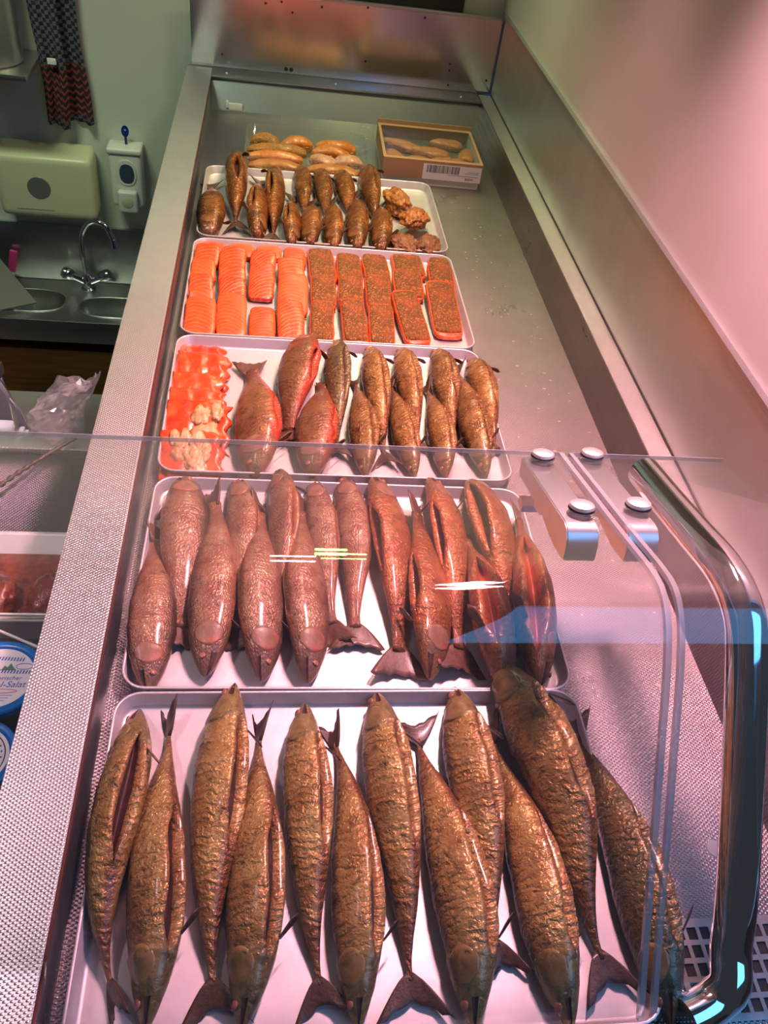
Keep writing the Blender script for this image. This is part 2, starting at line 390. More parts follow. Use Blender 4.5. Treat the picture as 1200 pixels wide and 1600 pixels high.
# ------------------------------------------------------------------ the setting
def struct(name, lo, hi, m): return tag(box(name, lo, hi, m), None, None, kind='structure')
ZL = 0.06                                        # top of the counter's ledges; tray rims are at z = 0
ZF = -0.024                                      # floor of the display well
struct('floor', (-2.2, -1.5, -1.66), (2.6, 3.0, -1.60), M_FLOOR)
struct('wall_back', (-2.2, 2.90, -1.60), (0.80, 2.98, 1.75), M_WALL)
struct('wall_right', (0.702, 0.55, 0.283), (0.80, 2.90, 1.75), M_PANEL)
struct('ceiling', (-2.2, 0.35, 1.75), (0.80, 2.98, 1.81), M_CEIL)
struct('trim_1', (0.690, 0.55, 0.279), (0.702, 2.842, 0.289), M_STEEL)     # folded lip over the splash plate

# ------------------------------------------------------------------ display counter
cnt = empty('display_counter', (0.2, 1.5, -1.60), 'long stainless steel display counter sunk to hold the fish trays', 'counter')
def wl(o): o.parent = cnt; o.matrix_parent_inverse = Matrix.Translation(-Vector((0.2, 1.5, -1.60))); return o
YB = 2.82
def extrude_y(name, prof, y0, y1, m, bev=0):     # a closed x-z profile drawn along the counter
    n = len(prof); V = [(x, y0, z) for x, z in prof] + [(x, y1, z) for x, z in prof]
    F = [(i, (i + 1) % n, n + (i + 1) % n, n + i) for i in range(n)] + [tuple(range(n))[::-1], tuple(range(n, 2 * n))]
    o = mesh(name, V, F, m, smooth=False)
    if bev:
        bm = bmesh.new(); bm.from_mesh(o.data)
        es = [e for e in bm.edges if abs(e.verts[0].co.y - e.verts[1].co.y) > .1]
        bmesh.ops.bevel(bm, geom=es, offset=bev, segments=3, affect='EDGES'); bm.to_mesh(o.data); bm.free()
        for p in o.data.polygons: p.use_smooth = True
        o.data.set_sharp_from_angle(angle=math.radians(35))
    return o
wl(extrude_y('side_ledge', [(-.266, ZL), (-.190, ZL), (-.190, ZL - .004), (-.262, ZL - .004), (-.262, -.20), (-.266, -.20)], .19, YB, M_LINEN, .0012))
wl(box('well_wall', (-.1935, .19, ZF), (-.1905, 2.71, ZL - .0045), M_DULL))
wl(box('gap_strip', (-.1903, .19, ZL - .014), (-.1880, 2.71, ZL - .006), M_RED))
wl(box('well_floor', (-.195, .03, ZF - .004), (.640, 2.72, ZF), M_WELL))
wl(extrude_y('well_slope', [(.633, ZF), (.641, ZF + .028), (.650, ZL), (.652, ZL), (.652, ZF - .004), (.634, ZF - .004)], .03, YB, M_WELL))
wl(extrude_y('wall_ledge', [(.650, ZL), (.700, ZL), (.700, ZL - .004), (.653, ZL - .004), (.653, -.2), (.650, -.2)], .03, YB, M_LINEN, .001))
sp = wl(box('splash_plate', (.694, .55, ZL + .0005), (.700, YB, .280), M_SPLASH))
wl(box('splash_seam', (.6925, .55, ZL), (.694, YB, ZL + .004), M_DARKRUB))
# sloped rear wall of the well and the flange above it
V = [(-.19, 2.712, ZF), (.645, 2.712, ZF), (.655, 2.762, ZL - .006), (-.19, 2.762, ZL - .006)]
V += [(x, y + .004, z - .002) for x, y, z in V]
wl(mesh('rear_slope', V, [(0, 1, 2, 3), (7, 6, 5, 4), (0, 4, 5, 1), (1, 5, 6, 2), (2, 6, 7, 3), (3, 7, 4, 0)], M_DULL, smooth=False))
fl = wl(box('rear_flange', (-.262, 2.750, ZL - .006), (.652, 2.842, ZL - .001), M_STEEL, bevel=.001))
for x in (-.145, .190, .590):
    s = lathe('screw', [(0, .002), (.003, .0018), (.0042, 0), (.0042, -.001), (0, -.001)], M_BOLT, None, 12); s.location = (x, 2.785, ZL); wl(s)
ep = wl(box('end_plate', (-.253, 2.838, ZL), (.702, 2.846, .274), M_ENDSTEEL))
wl(box('end_plate_rim', (-.253, 2.834, .270), (.702, 2.848, .280), M_STEEL, bevel=.002))
rng = random.Random(5)
for i, (px, py) in enumerate([(447, 108), (455, 109), (347, 85), (571, 96), (700, 133), (702, 110), (703, 100), (760, 126), (415, 5), (440, 3), (457, 20), (664, 28), (575, 12), (503, 11)]):
    p = aty(px, py, 2.8375); r = .0062 if i in (0, 1) else .0034
    s = lathe('rivet_hole', [(0, .0006), (r * .8, .0006), (r, 0), (0, 0)], M_BLACK, None, 12)
    s.rotation_euler = (PI / 2, 0, 0); s.location = p; wl(s)
s = lathe('patch', [(0, .0005), (.0105, .0005), (.011, 0), (0, 0)], M_STEEL, None, 24); s.location = (.556, .396, ZF + .0001); wl(s)
# perforated drain in the near right corner
holes = []
pitch = .0185
for i in range(11):
    for j in range(5):
        cx, cy = .474 + i * pitch * .84, .226 + j * pitch
        holes.append([(cx - .0055, cy - .0065), (cx + .0055, cy - .0065), (cx + .0055, cy + .0065), (cx - .0055, cy + .0065)])
wl(plate('drain_grate', [(.462, .212), (.645, .212), (.645, .316), (.462, .316)], holes, ZF + .0012, ZF + .0032, M_STEEL))
wl(box('drain_sump', (.464, .214, ZF + .0002), (.632, .314, ZF + .0010), M_BLACK))

pl = box('black_panel', (.213, 2.852, .20), (.565, 2.895, .62), M_BLACK)  # plain black block behind the end plate
tag(pl, 'black panel standing behind the rim of the end plate', 'panel')
cl = empty('plastic_clip', (-.125, 2.715, ZF + .002), 'small white plastic clip in the far left corner of the well', 'clip')
from_bm('plate', bm_box(bmesh.new(), (-.012, -.003, 0), (.030, .004, .020), .002), M_WHITEP, cl, angle=40)
from_bm('hook', bm_box(bmesh.new(), (-.020, -.005, .006), (-.0121, .004, .026), .002), M_WHITEP, cl, angle=40)

# ------------------------------------------------------------------ trays
TR = {1: (-.1715, 1.8411), 2: (-.1727, 1.4301), 3: (-.174, 1.0265), 4: (-.1729, .6107), 5: (-.1757, .209)}
ROTS = {1: .0034, 2: 0, 3: .0029, 4: -.0084, 5: .0022}
ZT = -.0213                                      # inner floor of a tray
def make_tray(n, label):
    x, y = TR[n]
    rings = [(0.005, -.0236), (.0035, -.004), (.0, -.003), (.0, -.0004), (.0006, 0), (.0026, 0), (.0036, -.001), (.008, -.0180), (.0105, -.0208), (.014, ZT)]
    V = []; F = []; N = 0
    for ins, z in rings:
        L = rounded(.6 - 2 * ins, .4 - 2 * ins, max(.006, .032 - ins), 6); N = len(L)
        V += [(p[0], p[1], z) for p in L]
    for i in range(len(rings) - 1):
        for k in range(N): F.append((i * N + k, i * N + (k + 1) % N, (i + 1) * N + (k + 1) % N, (i + 1) * N + k))
    F.append(tuple(range(N))[::-1]); F.append(tuple((len(rings) - 1) * N + k for k in range(N)))
    o = mesh('baking_tray', V, F, M_TRAY, loc=(x + .3, y + .2, 0)); o.rotation_euler.z = ROTS[n]
    o.data.set_sharp_from_angle(angle=math.radians(60))
    return tag(o, label, 'tray', 'aluminium trays in a row')
make_tray(1, 'aluminium tray of small bronze fish, farthest of the row')
make_tray(2, 'aluminium tray holding plain and herb crusted salmon portions')
make_tray(3, 'aluminium tray with salmon flaps at its left and slim fish beside them')
make_tray(4, 'aluminium tray of brownish pink trout lying in pairs')
make_tray(5, 'aluminium tray of big golden mackerel, nearest of the row')

# ------------------------------------------------------------------ fish
KEY = {'mackerel': dict(
        H=[(0, .035), (.015, .13), (.05, .32), (.11, .57), (.19, .80), (.28, .94), (.38, 1), (.52, .94), (.66, .73), (.79, .46), (.89, .24), (.95, .13), (1, .10)], body=.89, wr=.76),
       'trout': dict(
        H=[(0, .08), (.015, .24), (.05, .44), (.11, .66), (.2, .86), (.33, 1), (.5, .98), (.64, .83), (.77, .58), (.87, .40), (.94, .32), (1, .34)], body=.885, wr=.66),
       'herring': dict(
        H=[(0, .10), (.02, .36), (.06, .58), (.13, .78), (.22, .92), (.35, 1), (.5, .98), (.64, .84), (.77, .58), (.88, .32), (.95, .20), (1, .17)], body=.88, wr=.74)}

def make_fish(name, label, group, kind, px, wpx, head='far', phi=35, side=1, slit=(.26, .66), opening=.24, tail=(.5, 0), m=None,
              mcav=None, mfin=None, seed=0, lift=(0, 0), big=False, mouth=0.0, zc0=-.002, tail_roll=20, cavd=.6, smooth_belly=0):
    rnd = random.Random(seed); K = KEY[kind]
    pts = [at(x, y, zc0) for x, y in px]
    if head == 'near': pts = pts[::-1]
    wm = metres(wpx, pts[len(pts) // 2])
    path, L = catmull(pts, 140)
    ph = math.radians(phi); wr = K['wr']
    Hm = wm / 2 / math.sqrt(math.cos(ph) ** 2 + (wr * math.sin(ph)) ** 2)
    base = sum(path, Vector()) / len(path); base.z = ZT
    ks, kh = [k[0] for k in K['H']], [k[1] for k in K['H']]
    NS, NT = (84, 44) if big else (56, 32)
    sb = K['body']
    up = Vector((0, 0, 1))
    so = rnd.uniform(0, 50)
    extm = Hm * math.sqrt(math.sin(ph) ** 2 + (wr * math.cos(ph)) ** 2)
    def frame(t):                                # t along the whole fish
        f = t * 139; i = min(138, max(0, int(f))); q = path[i].lerp(path[i + 1], f - i)
        a, b = path[max(0, i - 3)], path[min(139, i + 4)]
        T = (b - a); T.z = 0; T.normalize()
        R = Vector((T.y, -T.x, 0))
        if R.x < 0: R = -R
        return q, T, R
    def Hs(s): return Hm * float(np.interp(s, ks, kh))
    s0, s1 = slit
    def gap(s): return opening * sstep(s0, s0 + .12, s) * (1 - sstep(s1 - .16, s1, s)) * (1 + .18 * math.sin(s * 17 + so))
    def P(s, th, off=0.0):
        q, T, R = frame(s * sb)
        h = Hs(s); w = h * (wr * (1 - .25 * sstep(.75, 1, s)))
        b = R * (side * math.cos(ph)) + up * math.sin(ph); n = up * math.cos(ph) - R * (side * math.sin(ph))
        ext = math.sqrt((h * math.sin(ph)) ** 2 + (w * math.cos(ph)) ** 2)
        k = 1 + .035 * noise.noise(Vector((s * 9 + so, math.cos(th) * 1.3, math.sin(th) * 1.3))) + .016 * noise.noise(Vector((s * 34 + so, math.cos(th) * 3.5, math.sin(th) * 3.5)))
        if .195 < s < .34 and math.sin(th) > -.3: k -= .045 * (1 - sstep(.2, .33, s)) * sstep(-.3, .2, math.sin(th))     # step behind the gill cover
        if s < .12: k -= (.34 if mouth else .10) * math.exp(-((math.degrees(th) - 48) / 9) ** 2) * (1 - sstep(.07, .12, s))                        # mouth line
        g = gap(s); d = 0.0
        at_ = abs(th)
        if g > .01:
            if at_ < g: k *= 1 - cavd * (1 - (at_ / g) ** 2) ** .45
            elif at_ < g + .5: k *= 1 + .05 * (1 - (at_ - g) / .5)
        ex = .88
        ct, st = math.cos(th), math.sin(th)
        bx = math.copysign(abs(ct) ** .95, ct) * h; nx = math.copysign(abs(st) ** ex, st) * w
        zc = ZT + .0012 + .62 * ext + .30 * extm * (1 - .5 * sstep(.8, 1, s)) + lift[0] * (1 - s) + lift[1] * s
        r = Vector((q.x, q.y, zc)) + b * (bx * k) + n * (nx * k)
        if off: r += (b * (ct / h) + n * (st / w)).normalized() * off
        lo = ZT + .0006 + min(lift[0] * (1 - s) + lift[1] * s, 1)
        if r.z < lo: r.z = lo + (r.z - lo) * .02
        return r - base
    root = empty(name, base, label, 'fish', group)
    V = []; UV = []; S = [ (i / (NS - 1)) for i in range(NS)]
    S = [s ** 1.12 for s in S]
    NC = 5                                       # columns either side of the slit's middle; the slit's edges run along a column
    TH = []
    for s in S:
        g = max(gap(s), .05); row = []
        for k in range(NT):
            j = k - NT // 2
            row.append(g * j / NC if abs(j) <= NC else math.copysign(g + (PI - g) * (abs(j) - NC) / (NT // 2 - NC), j))
        TH.append(row)
        for t in row:
            V.append(P(s, t)); UV.append((s, abs(t) / PI))
    F = []; FC = []; FM = []
    for i in range(NS - 1):
        for k in range(NT):
            f = (i * NT + k, i * NT + (k + 1) % NT, (i + 1) * NT + (k + 1) % NT, (i + 1) * NT + k)
            g = gap(.5 * (S[i] + S[i + 1])); j = k - NT // 2; sm = .5 * (S[i] + S[i + 1])
            tm = math.degrees(.5 * (TH[i][k] + TH[i][min(k + 1, NT - 1)]))
            if g > .03 and -NC + 1 <= j < NC - 1: FC.append(f)
            elif mouth and sm < .085 and 34 < tm < 66 and k < NT - 1: FM.append(f)
            else: F.append(f)
    F.append(tuple(range(NT))[::-1]); F.append(tuple((NS - 1) * NT + k for k in range(NT)))
    mesh('body', V, F, m, root, uv=UV)
    for nm_, FX, mm_ in (('belly_cavity', FC, mcav), ('mouth', FM, M_CAV)):
        if FX:
            used = sorted({i for f in FX for i in f}); mp = {o: i for i, o in enumerate(used)}
            mesh(nm_, [V[i] for i in used], [tuple(mp[i] for i in f) for f in FX], mm_, root)
    # tail fin: two lobes spreading from the end of the body
    spread, deep = tail[0], .45
    q, T, R = frame(sb * .985); q2 = frame(1.0)[0]
    LT = max((path[-1] - q).length, .018)
    tr = math.radians(tail_roll); bdir = R * side * math.cos(tr) + up * math.sin(tr); nd = T.cross(bdir).normalized()
    zc = (P(.98, 0) + P(.98, PI)) / 2
    h0 = Hs(.97) * .85; fan = h0 + LT * spread
    fork = .55 if kind != 'trout' else .84
    rows, cols = 7, 12; tv = []; tf = []
    for sgn in (1, -1):
        for i in range(rows):
            u = i / (rows - 1)
            for j in range(cols + 1):
                c = -1 + 2 * j / cols
                ln = LT * (fork + (1 - fork) * abs(c) ** 1.2) * u * (1 + .05 * math.sin(j * 2.3 + so))
                hw = h0 + (fan - h0) * u ** .8
                p = zc + T * (ln - LT * .02) + bdir * (c * hw) + nd * (sgn * (.0013 * (1 - u) + .0005) + .004 * math.sin(c * 2 + so) * u * u)
                wz = p.z + base.z
                if wz < ZT + .001: p.z = ZT + .001 - base.z + sgn * .0004
                tv.append(p)
    w = cols + 1; n1 = rows * w
    for i in range(rows - 1):
        for j in range(cols):
            a_ = i * w + j; tf.append((a_, a_ + 1, a_ + w + 1, a_ + w)); tf.append(tuple(n1 + z for z in (a_, a_ + w, a_ + w + 1, a_ + 1)))
    for j in range(cols):
        tf.append((j, n1 + j, n1 + j + 1, j + 1)); e = (rows - 1) * w + j; tf.append((e, e + 1, n1 + e + 1, n1 + e))
    for i in range(rows - 1):
        for j in (0, cols):
            a_ = i * w + j; tf.append((a_, a_ + w, n1 + a_ + w, n1 + a_))
    mesh('tail_fin', tv, tf, mfin, root)
    # gill cover: a thin plate that follows the cheek
    def patch(nm, s_a, s_b, t_a, t_b, off, mm, ns=9, nt=10):
        pv = []; pf = []
        for o in (off, .0):
            for i in range(ns):
                for j in range(nt):
                    u = i / (ns - 1); v = j / (nt - 1); bulge = math.sin(PI * min(.999, max(.001, v))) ** .7
                    s = .5 * (s_a + s_b) + (s_b - s_a) * (u - .5) * max(.12, bulge); e = (.25 + .75 * u)
                    pv.append(P(s, t_a + (t_b - t_a) * v, o * e * (.5 + .5 * bulge) - (.0008 if o == 0 else 0)))
        k = ns * nt
        for i in range(ns - 1):
            for j in range(nt - 1):
                a_ = i * nt + j; pf.append((a_, a_ + 1, a_ + nt + 1, a_ + nt)); pf.append((k + a_, k + a_ + nt, k + a_ + nt + 1, k + a_ + 1))
        for i in range(ns - 1):
            for j in (0, nt - 1):
                a_ = i * nt + j; pf.append((a_, a_ + nt, k + a_ + nt, k + a_))
        for j in range(nt - 1):
            for i in (0, ns - 1):
                a_ = i * nt + j; pf.append((a_, k + a_, k + a_ + 1, a_ + 1))
        return mesh(nm, pv, pf, mm, root)
    patch('gill_cover', .105, .215, math.radians(32), math.radians(132), Hm * .014, {'mackerel': M_JAW, 'trout': mjaw, 'herring': M_HERRJAW}[kind])
    # eye
    se, te = .068, math.radians(104)
    c = P(se, te); nr = (P(se, te, .002) - c).normalized(); er = Hm * (.13 if kind != 'mackerel' else .165)
    bm = bmesh.new(); bmesh.ops.create_uvsphere(bm, u_segments=14, v_segments=9, radius=er)
    rt = nr.to_track_quat('Z', 'Y').to_matrix()
    for v_ in bm.verts: v_.co = c + rt @ Vector((v_.co.x, v_.co.y, v_.co.z * .42))
    from_bm('eye', bm, M_EYE, root)
    # small blades: pectoral and dorsal fins
    def blade(nm, s, th, ln, wd, out):
        q_, T_, R_ = frame(s * sb); o_ = P(s, th); nr_ = (P(s, th, .002) - o_).normalized()
        d = (T_ * 1.0 + nr_ * out).normalized(); sdv = d.cross(nr_).normalized(); vv = []; ff = []
        for i in range(6):
            u = i / 5
            for j in range(5):
                c_ = -1 + j / 2
                for sg in (.0006, -.0006):
                    w_ = o_ + d * (ln * u * (1 - .25 * abs(c_))) + sdv * (c_ * wd * (.35 + .65 * u) * (1 - .2 * u * u)) + nr_ * (sg + .0012 * u)
                    w_.z = max(w_.z, ZT + .0012 - base.z + sg * .5); vv.append(w_)
        ix = lambda i, j, g: (i * 5 + j) * 2 + g
        for i in range(5):
            for j in range(4):
                ff.append((ix(i, j, 0), ix(i, j + 1, 0), ix(i + 1, j + 1, 0), ix(i + 1, j, 0))); ff.append((ix(i, j, 1), ix(i + 1, j, 1), ix(i + 1, j + 1, 1), ix(i, j + 1, 1)))
            for j in (0, 4): ff.append((ix(i, j, 0), ix(i + 1, j, 0), ix(i + 1, j, 1), ix(i, j, 1)))
        for j in range(4):
            for i in (0, 5): ff.append((ix(i, j, 0), ix(i, j + 1, 0), ix(i, j + 1, 1), ix(i, j, 1)))
        mesh(nm, vv, ff, mfin, root)
    blade('pectoral_fin', .24, math.radians(-28), Hm * .85, Hm * .22, .75)
    blade('dorsal_fin', .44, math.radians(196), Hm * .60, Hm * .16, .40)
    return root
M_CHEEK = flesh('red_cheek', (.30, .165, .095), (.22, .10, .06), (.44, .08, .05), .45, 60, .4, coat=.08)
mjaw = M_CHEEK

MK = 'mackerel in the nearest tray'
def mack(label, px, w, head, **k):
    d = dict(m=M_MACK, mcav=M_CAV, mfin=M_FIN, big=True, slit=(.16, .68), opening=.36, mouth=.6); d.update(k)
    make_fish('smoked_mackerel', label, MK, 'mackerel', px, w, head, **d)
mack('slim golden mackerel turned belly up, at the left edge of the nearest tray', [(218, 1103), (202, 1200), (174, 1320), (160, 1420), (166, 1510), (192, 1600)], 86, 'far', phi=66, seed=1, tail=(.5, 0), tail_roll=60)
mack('golden mackerel with thin upright tail, second from left in the nearest tray', [(262, 1092), (262, 1165), (254, 1230), (247, 1330), (244, 1430), (237, 1520), (226, 1612)], 86, 'near', phi=49, seed=2, tail=(.55, 0), tail_roll=62)
mack('thick golden mackerel with its snout on the rim, third from left in the nearest tray', [(367, 1062), (352, 1140), (342, 1250), (331, 1350), (327, 1450), (331, 1530), (334, 1615)], 89, 'far', phi=46, seed=3, tail=(.75, 0), tail_roll=15)
mack('wrinkled golden mackerel with a thin dark tail, fourth from left in the nearest tray', [(410, 1100), (404, 1178), (404, 1260), (401, 1360), (396, 1450), (389, 1530), (376, 1614)], 86, 'near', phi=51, seed=4, tail=(.5, 0), tail_roll=66)
mack('dull golden mackerel with reddish tail end, fifth from left in the nearest tray', [(477, 1092), (474, 1160), (480, 1250), (482, 1340), (487, 1440), (500, 1530), (512, 1604)], 78, 'far', phi=47, seed=5, tail=(.7, 0), tail_roll=12)
mack('slender golden mackerel with dark curled tail, sixth from left in the nearest tray', [(508, 1112), (529, 1170), (546, 1250), (554, 1340), (558, 1430), (559, 1520), (561, 1610)], 76, 'near', phi=47, seed=6, tail=(.5, 0), tail_roll=50)
mack('smooth golden mackerel with forked tail at the bottom, seventh from left in the nearest tray', [(588, 1074), (596, 1150), (609, 1240), (623, 1330), (633, 1410), (640, 1500), (655, 1602)], 80, 'far', phi=52, seed=7, tail=(.8, 0), tail_roll=8)
mack('bright golden mackerel with a wide forked tail upwards, eighth from left in the nearest tray', [(645, 1105), (664, 1190), (690, 1280), (712, 1370), (728, 1450), (736, 1530), (744, 1612)], 86, 'near', phi=52, seed=8, tail=(.75, 0), tail_roll=6)
mack('bent golden mackerel with its tail swung right, ninth from left in the nearest tray', [(712, 1068), (723, 1150), (741, 1240), (757, 1320), (767, 1400), (776, 1460), (810, 1535)], 80, 'far', phi=52, seed=9, tail=(.6, 0), tail_roll=10)
mack('creased golden mackerel with thin red tail stalk, tenth from left in the nearest tray', [(764, 1105), (782, 1190), (815, 1290), (838, 1380), (855, 1460), (876, 1540), (897, 1612)], 80, 'near', phi=52, seed=10, tail=(.5, 0), tail_roll=62)
mack('orange golden mackerel poking over the far rim, second from right in the nearest tray', [(768, 1034), (812, 1125), (850, 1205), (885, 1290), (905, 1380), (930, 1460), (976, 1570)], 92, 'far', phi=60, seed=11, opening=.5, tail=(.6, 0), tail_roll=10, lift=(.012, 0))
mack('olive mackerel lying against the right edge of the nearest tray', [(890, 1098), (930, 1200), (964, 1290), (990, 1370), (1011, 1450), (1034, 1530), (1053, 1606)], 80, 'near', phi=60, seed=12, m=M_MACKGREEN, tail=(.6, 0), tail_roll=12)

TG = 'trout in the second nearest tray'
def trout(label, px, w, head, **k):
    d = dict(m=M_TROUT, mcav=M_CAVRED, mfin=M_FINT, opening=.16, phi=24, zc0=-.001, mouth=1.0); d.update(k)
    make_fish('smoked_trout', label, TG, 'trout', px, w, head, **d)
trout('grey pink trout with thin dark tail, front left corner of the trout tray', [(244, 812), (243, 870), (240, 950), (235, 1010), (231, 1072)], 74, 'near', seed=21, side=-1, phi=10, opening=0, tail=(.3, 0), tail_roll=55)
trout('stout pale trout with head on the far rim, leftmost of the trout back row', [(290, 738), (290, 800), (287, 870), (284, 940), (280, 1010)], 74, 'far', seed=22, side=-1, phi=12, opening=.05, tail=(.4, 0))
trout('plump rosy trout with orange tail stalk, second from left in the trout front row', [(330, 755), (338, 820), (334, 900), (328, 980), (321, 1052)], 72, 'near', seed=23, phi=8, opening=0, tail=(.35, 0), tail_roll=50, lift=(.004, .006))
trout('narrow brown trout between two front trout, second from left of the back row', [(370, 738), (378, 800), (376, 870), (370, 940), (366, 1010)], 54, 'far', seed=24, tail=(.5, 0))
trout('trout with green speck and gaping gill, third from left in the trout front row', [(404, 772), (408, 850), (409, 920), (410, 990), (409, 1060)], 70, 'near', seed=25, side=-1, phi=26, tail=(.35, 0), tail_roll=55, lift=(.004, .006))
trout('narrow golden trout slit along its middle, third from left of the back row', [(434, 730), (443, 800), (441, 870), (437, 940), (434, 985)], 50, 'far', seed=26, phi=58, opening=.2)
trout('brown trout under the white light streak, fourth from left in the trout front row', [(470, 770), (473, 840), (475, 900), (482, 980), (482, 1062)], 66, 'near', seed=27, side=-1, phi=28, tail=(.3, 0), tail_roll=55, lift=(.004, .006))
trout('narrow trout with the tail beside a bare patch, fourth from left of the back row', [(489, 740), (500, 800), (508, 870), (515, 940), (528, 1002)], 50, 'far', seed=28, tail=(.55, 0))
trout('trout with a broad fanned tail at the bare middle of the tray', [(537, 736), (548, 800), (555, 870), (554, 940), (558, 1010)], 55, 'far', seed=29, phi=20, tail=(.72, 0), tail_roll=4)
trout('red brown trout slit open at left, just right of the bare middle of the tray', [(586, 740), (605, 810), (618, 880), (623, 960), (628, 1056)], 64, 'far', seed=30, side=-1, phi=34, opening=.34, m=M_TROUTRED, tail=(.65, 0), tail_roll=8)
trout('orange trout with dark slit and hooked head, fifth from left in the trout front row', [(648, 775), (659, 850), (669, 930), (674, 1000), (672, 1058)], 66, 'near', seed=31, side=-1, phi=40, opening=.30, m=M_TROUTRED, lift=(.004, .006), tail_roll=50, tail=(.3, 0))
trout('long orange trout with deep red slit, third from right of the trout back row', [(672, 742), (695, 810), (709, 890), (715, 960), (724, 1052)], 60, 'far', seed=32, side=-1, phi=44, opening=.34, m=M_TROUTRED, tail=(.6, 0))
trout('small trout opened like a butterfly, second from right in the trout front row', [(722, 830), (742, 890), (757, 950), (770, 1015), (786, 1078)], 66, 'near', seed=33, side=-1, phi=72, opening=.46, m=M_TROUTRED, lift=(.005, .008), slit=(.16, .8), cavd=.7, tail_roll=50, tail=(.3, 0))
trout('ridged orange trout with gaping throat, second from right of the trout back row', [(735, 752), (758, 810), (776, 870), (790, 930), (802, 995)], 72, 'far', seed=34, side=-1, phi=50, opening=.36, m=M_TROUTRED, slit=(.12, .7), cavd=.65)
trout('split orange trout with two long flaps at the right edge of the trout tray', [(808, 790), (818, 870), (827, 940), (834, 1010), (842, 1076)], 66, 'near', seed=35, side=-1, phi=76, opening=.48, m=M_TROUTRED, slit=(.10, .82), cavd=.75, tail_roll=60, tail=(.3, 0))

SG = 'whole fish in the middle tray'
def slim(label, px, w, head, **k):
    d = dict(m=M_SLIM, mcav=M_CAV, mfin=M_FIN, opening=.34, phi=52, slit=(.16, .7), zc0=-.003); d.update(k)
    make_fish('smoked_mackerel', label, SG, 'mackerel', px, w, head, **d)
def char(label, px, w, head, **k):
    d = dict(m=M_CHAR, mcav=M_CAVCHAR, mfin=M_FINT, opening=.34, phi=30, zc0=-.001); d.update(k)
    make_fish('smoked_char', label, SG, 'trout', px, w, head, **d)
char('red bellied fish lying apart with its tail upwards beside the salmon flaps', [(390, 558), (398, 610), (402, 660), (402, 700), (399, 742)], 70, 'near', seed=41, phi=30, tail=(.5, 0), tail_roll=8)
char('biggest red bellied fish with its head over the far rim of the middle tray', [(480, 524), (466, 580), (456, 630), (447, 690)], 64, 'far', seed=42, phi=34, tail=(.4, 0))
char('stubby red bellied fish with head near, in front of the biggest one', [(508, 588), (498, 640), (492, 690), (489, 742)], 62, 'near', seed=43, phi=28, lift=(.003, .008), tail_roll=40, tail=(.3, 0))
slim('dark bronze mackerel right of the biggest red bellied fish in the middle tray', [(528, 526), (526, 580), (527, 640), (528, 715)], 44, 'far', seed=44, tail=(.6, 0), m=M_MACKGREEN)
slim('slim mackerel with head near, leftmost of the slim front row of the middle tray', [(554, 580), (562, 640), (568, 690), (572, 744)], 43, 'near', seed=45, lift=(.002, .006), tail_roll=55)
slim('mackerel with dark throat, second of the slim back row of the middle tray', [(577, 536), (585, 590), (593, 645), (606, 728)], 43, 'far', seed=46, tail=(.6, 0))
slim('slim mackerel with head near, second of the slim front row of the middle tray', [(608, 585), (624, 650), (636, 700), (650, 742)], 39, 'near', seed=47, lift=(.002, .006), tail_roll=55)
slim('mackerel with cracked flank, third of the slim back row of the middle tray', [(626, 540), (635, 590), (646, 640), (660, 705)], 43, 'far', seed=48)
slim('slim mackerel with pale jaw near, third of the slim front row of the middle tray', [(664, 590), (678, 640), (689, 690), (698, 744)], 39, 'near', seed=49, lift=(.002, .006), tail_roll=55)
slim('mackerel with bright silvery flank, fourth of the slim back row of the middle tray', [(681, 541), (692, 590), (702, 640), (716, 705)], 43, 'far', seed=50)
slim('slim mackerel with upright tail, rightmost of the slim front row of the middle tray', [(711, 560), (728, 630), (742, 685), (762, 742)], 43, 'near', seed=51, lift=(.002, .006), tail_roll=40)
slim('mackerel with a dark torn neck at the right rim of the middle tray', [(735, 556), (752, 610), (766, 655), (780, 712)], 43, 'far', seed=52, opening=.32)

HG = 'small bronze fish in the farthest tray'
def herr(label, px, w, head, **k):
    d = dict(m=M_HERR, mcav=M_CAV, mfin=M_FIN, opening=.2, phi=60, zc0=.012); d.update(k)
    make_fish('smoked_herring', label, HG, 'herring', px, w, head, **d)
herr('plump scaly bronze fish with open gills at the left edge of the farthest tray', [(330, 268), (331, 300), (329, 330), (325, 358)], 43, 'near', seed=61, phi=12, opening=0, tail=(.6, 0))
herr('belly up bronze fish with a dark oval slit, second from left in the farthest tray', [(369, 242), (369, 275), (369, 310), (367, 350)], 38, 'far', seed=62, phi=84, opening=.34)
herr('bronze fish with slit and wispy tail, third from left in the farthest tray', [(407, 262), (404, 300), (402, 330), (402, 366)], 33, 'near', seed=63, phi=70, side=-1)
herr('upright bronze fish slit along its left, fourth from left in the farthest tray', [(430, 258), (430, 290), (429, 325), (427, 368)], 33, 'far', seed=64, phi=68, side=-1)
herr('small bronze fish slit at left, first of the crowded front row in the farthest tray', [(458, 288), (457, 315), (457, 345), (456, 374)], 28, 'near', seed=65, phi=60, side=-1)
herr('bronze fish behind the gap, first of the crowded back row in the farthest tray', [(470, 250), (473, 275), (475, 300), (477, 332)], 29, 'far', seed=66, phi=30)
herr('dark bronze fish with folded gill, second of the crowded front row in the farthest tray', [(489, 295), (487, 320), (486, 345), (484, 374)], 33, 'near', seed=67, phi=40, opening=.1)
herr('bronze fish with bright snout, second of the crowded back row in the farthest tray', [(499, 255), (504, 280), (508, 305), (512, 335)], 30, 'far', seed=68, phi=30)
herr('bronze fish with pinched head, third of the crowded front row in the farthest tray', [(518, 292), (520, 320), (521, 345), (522, 378)], 31, 'near', seed=69, phi=40, opening=.1)
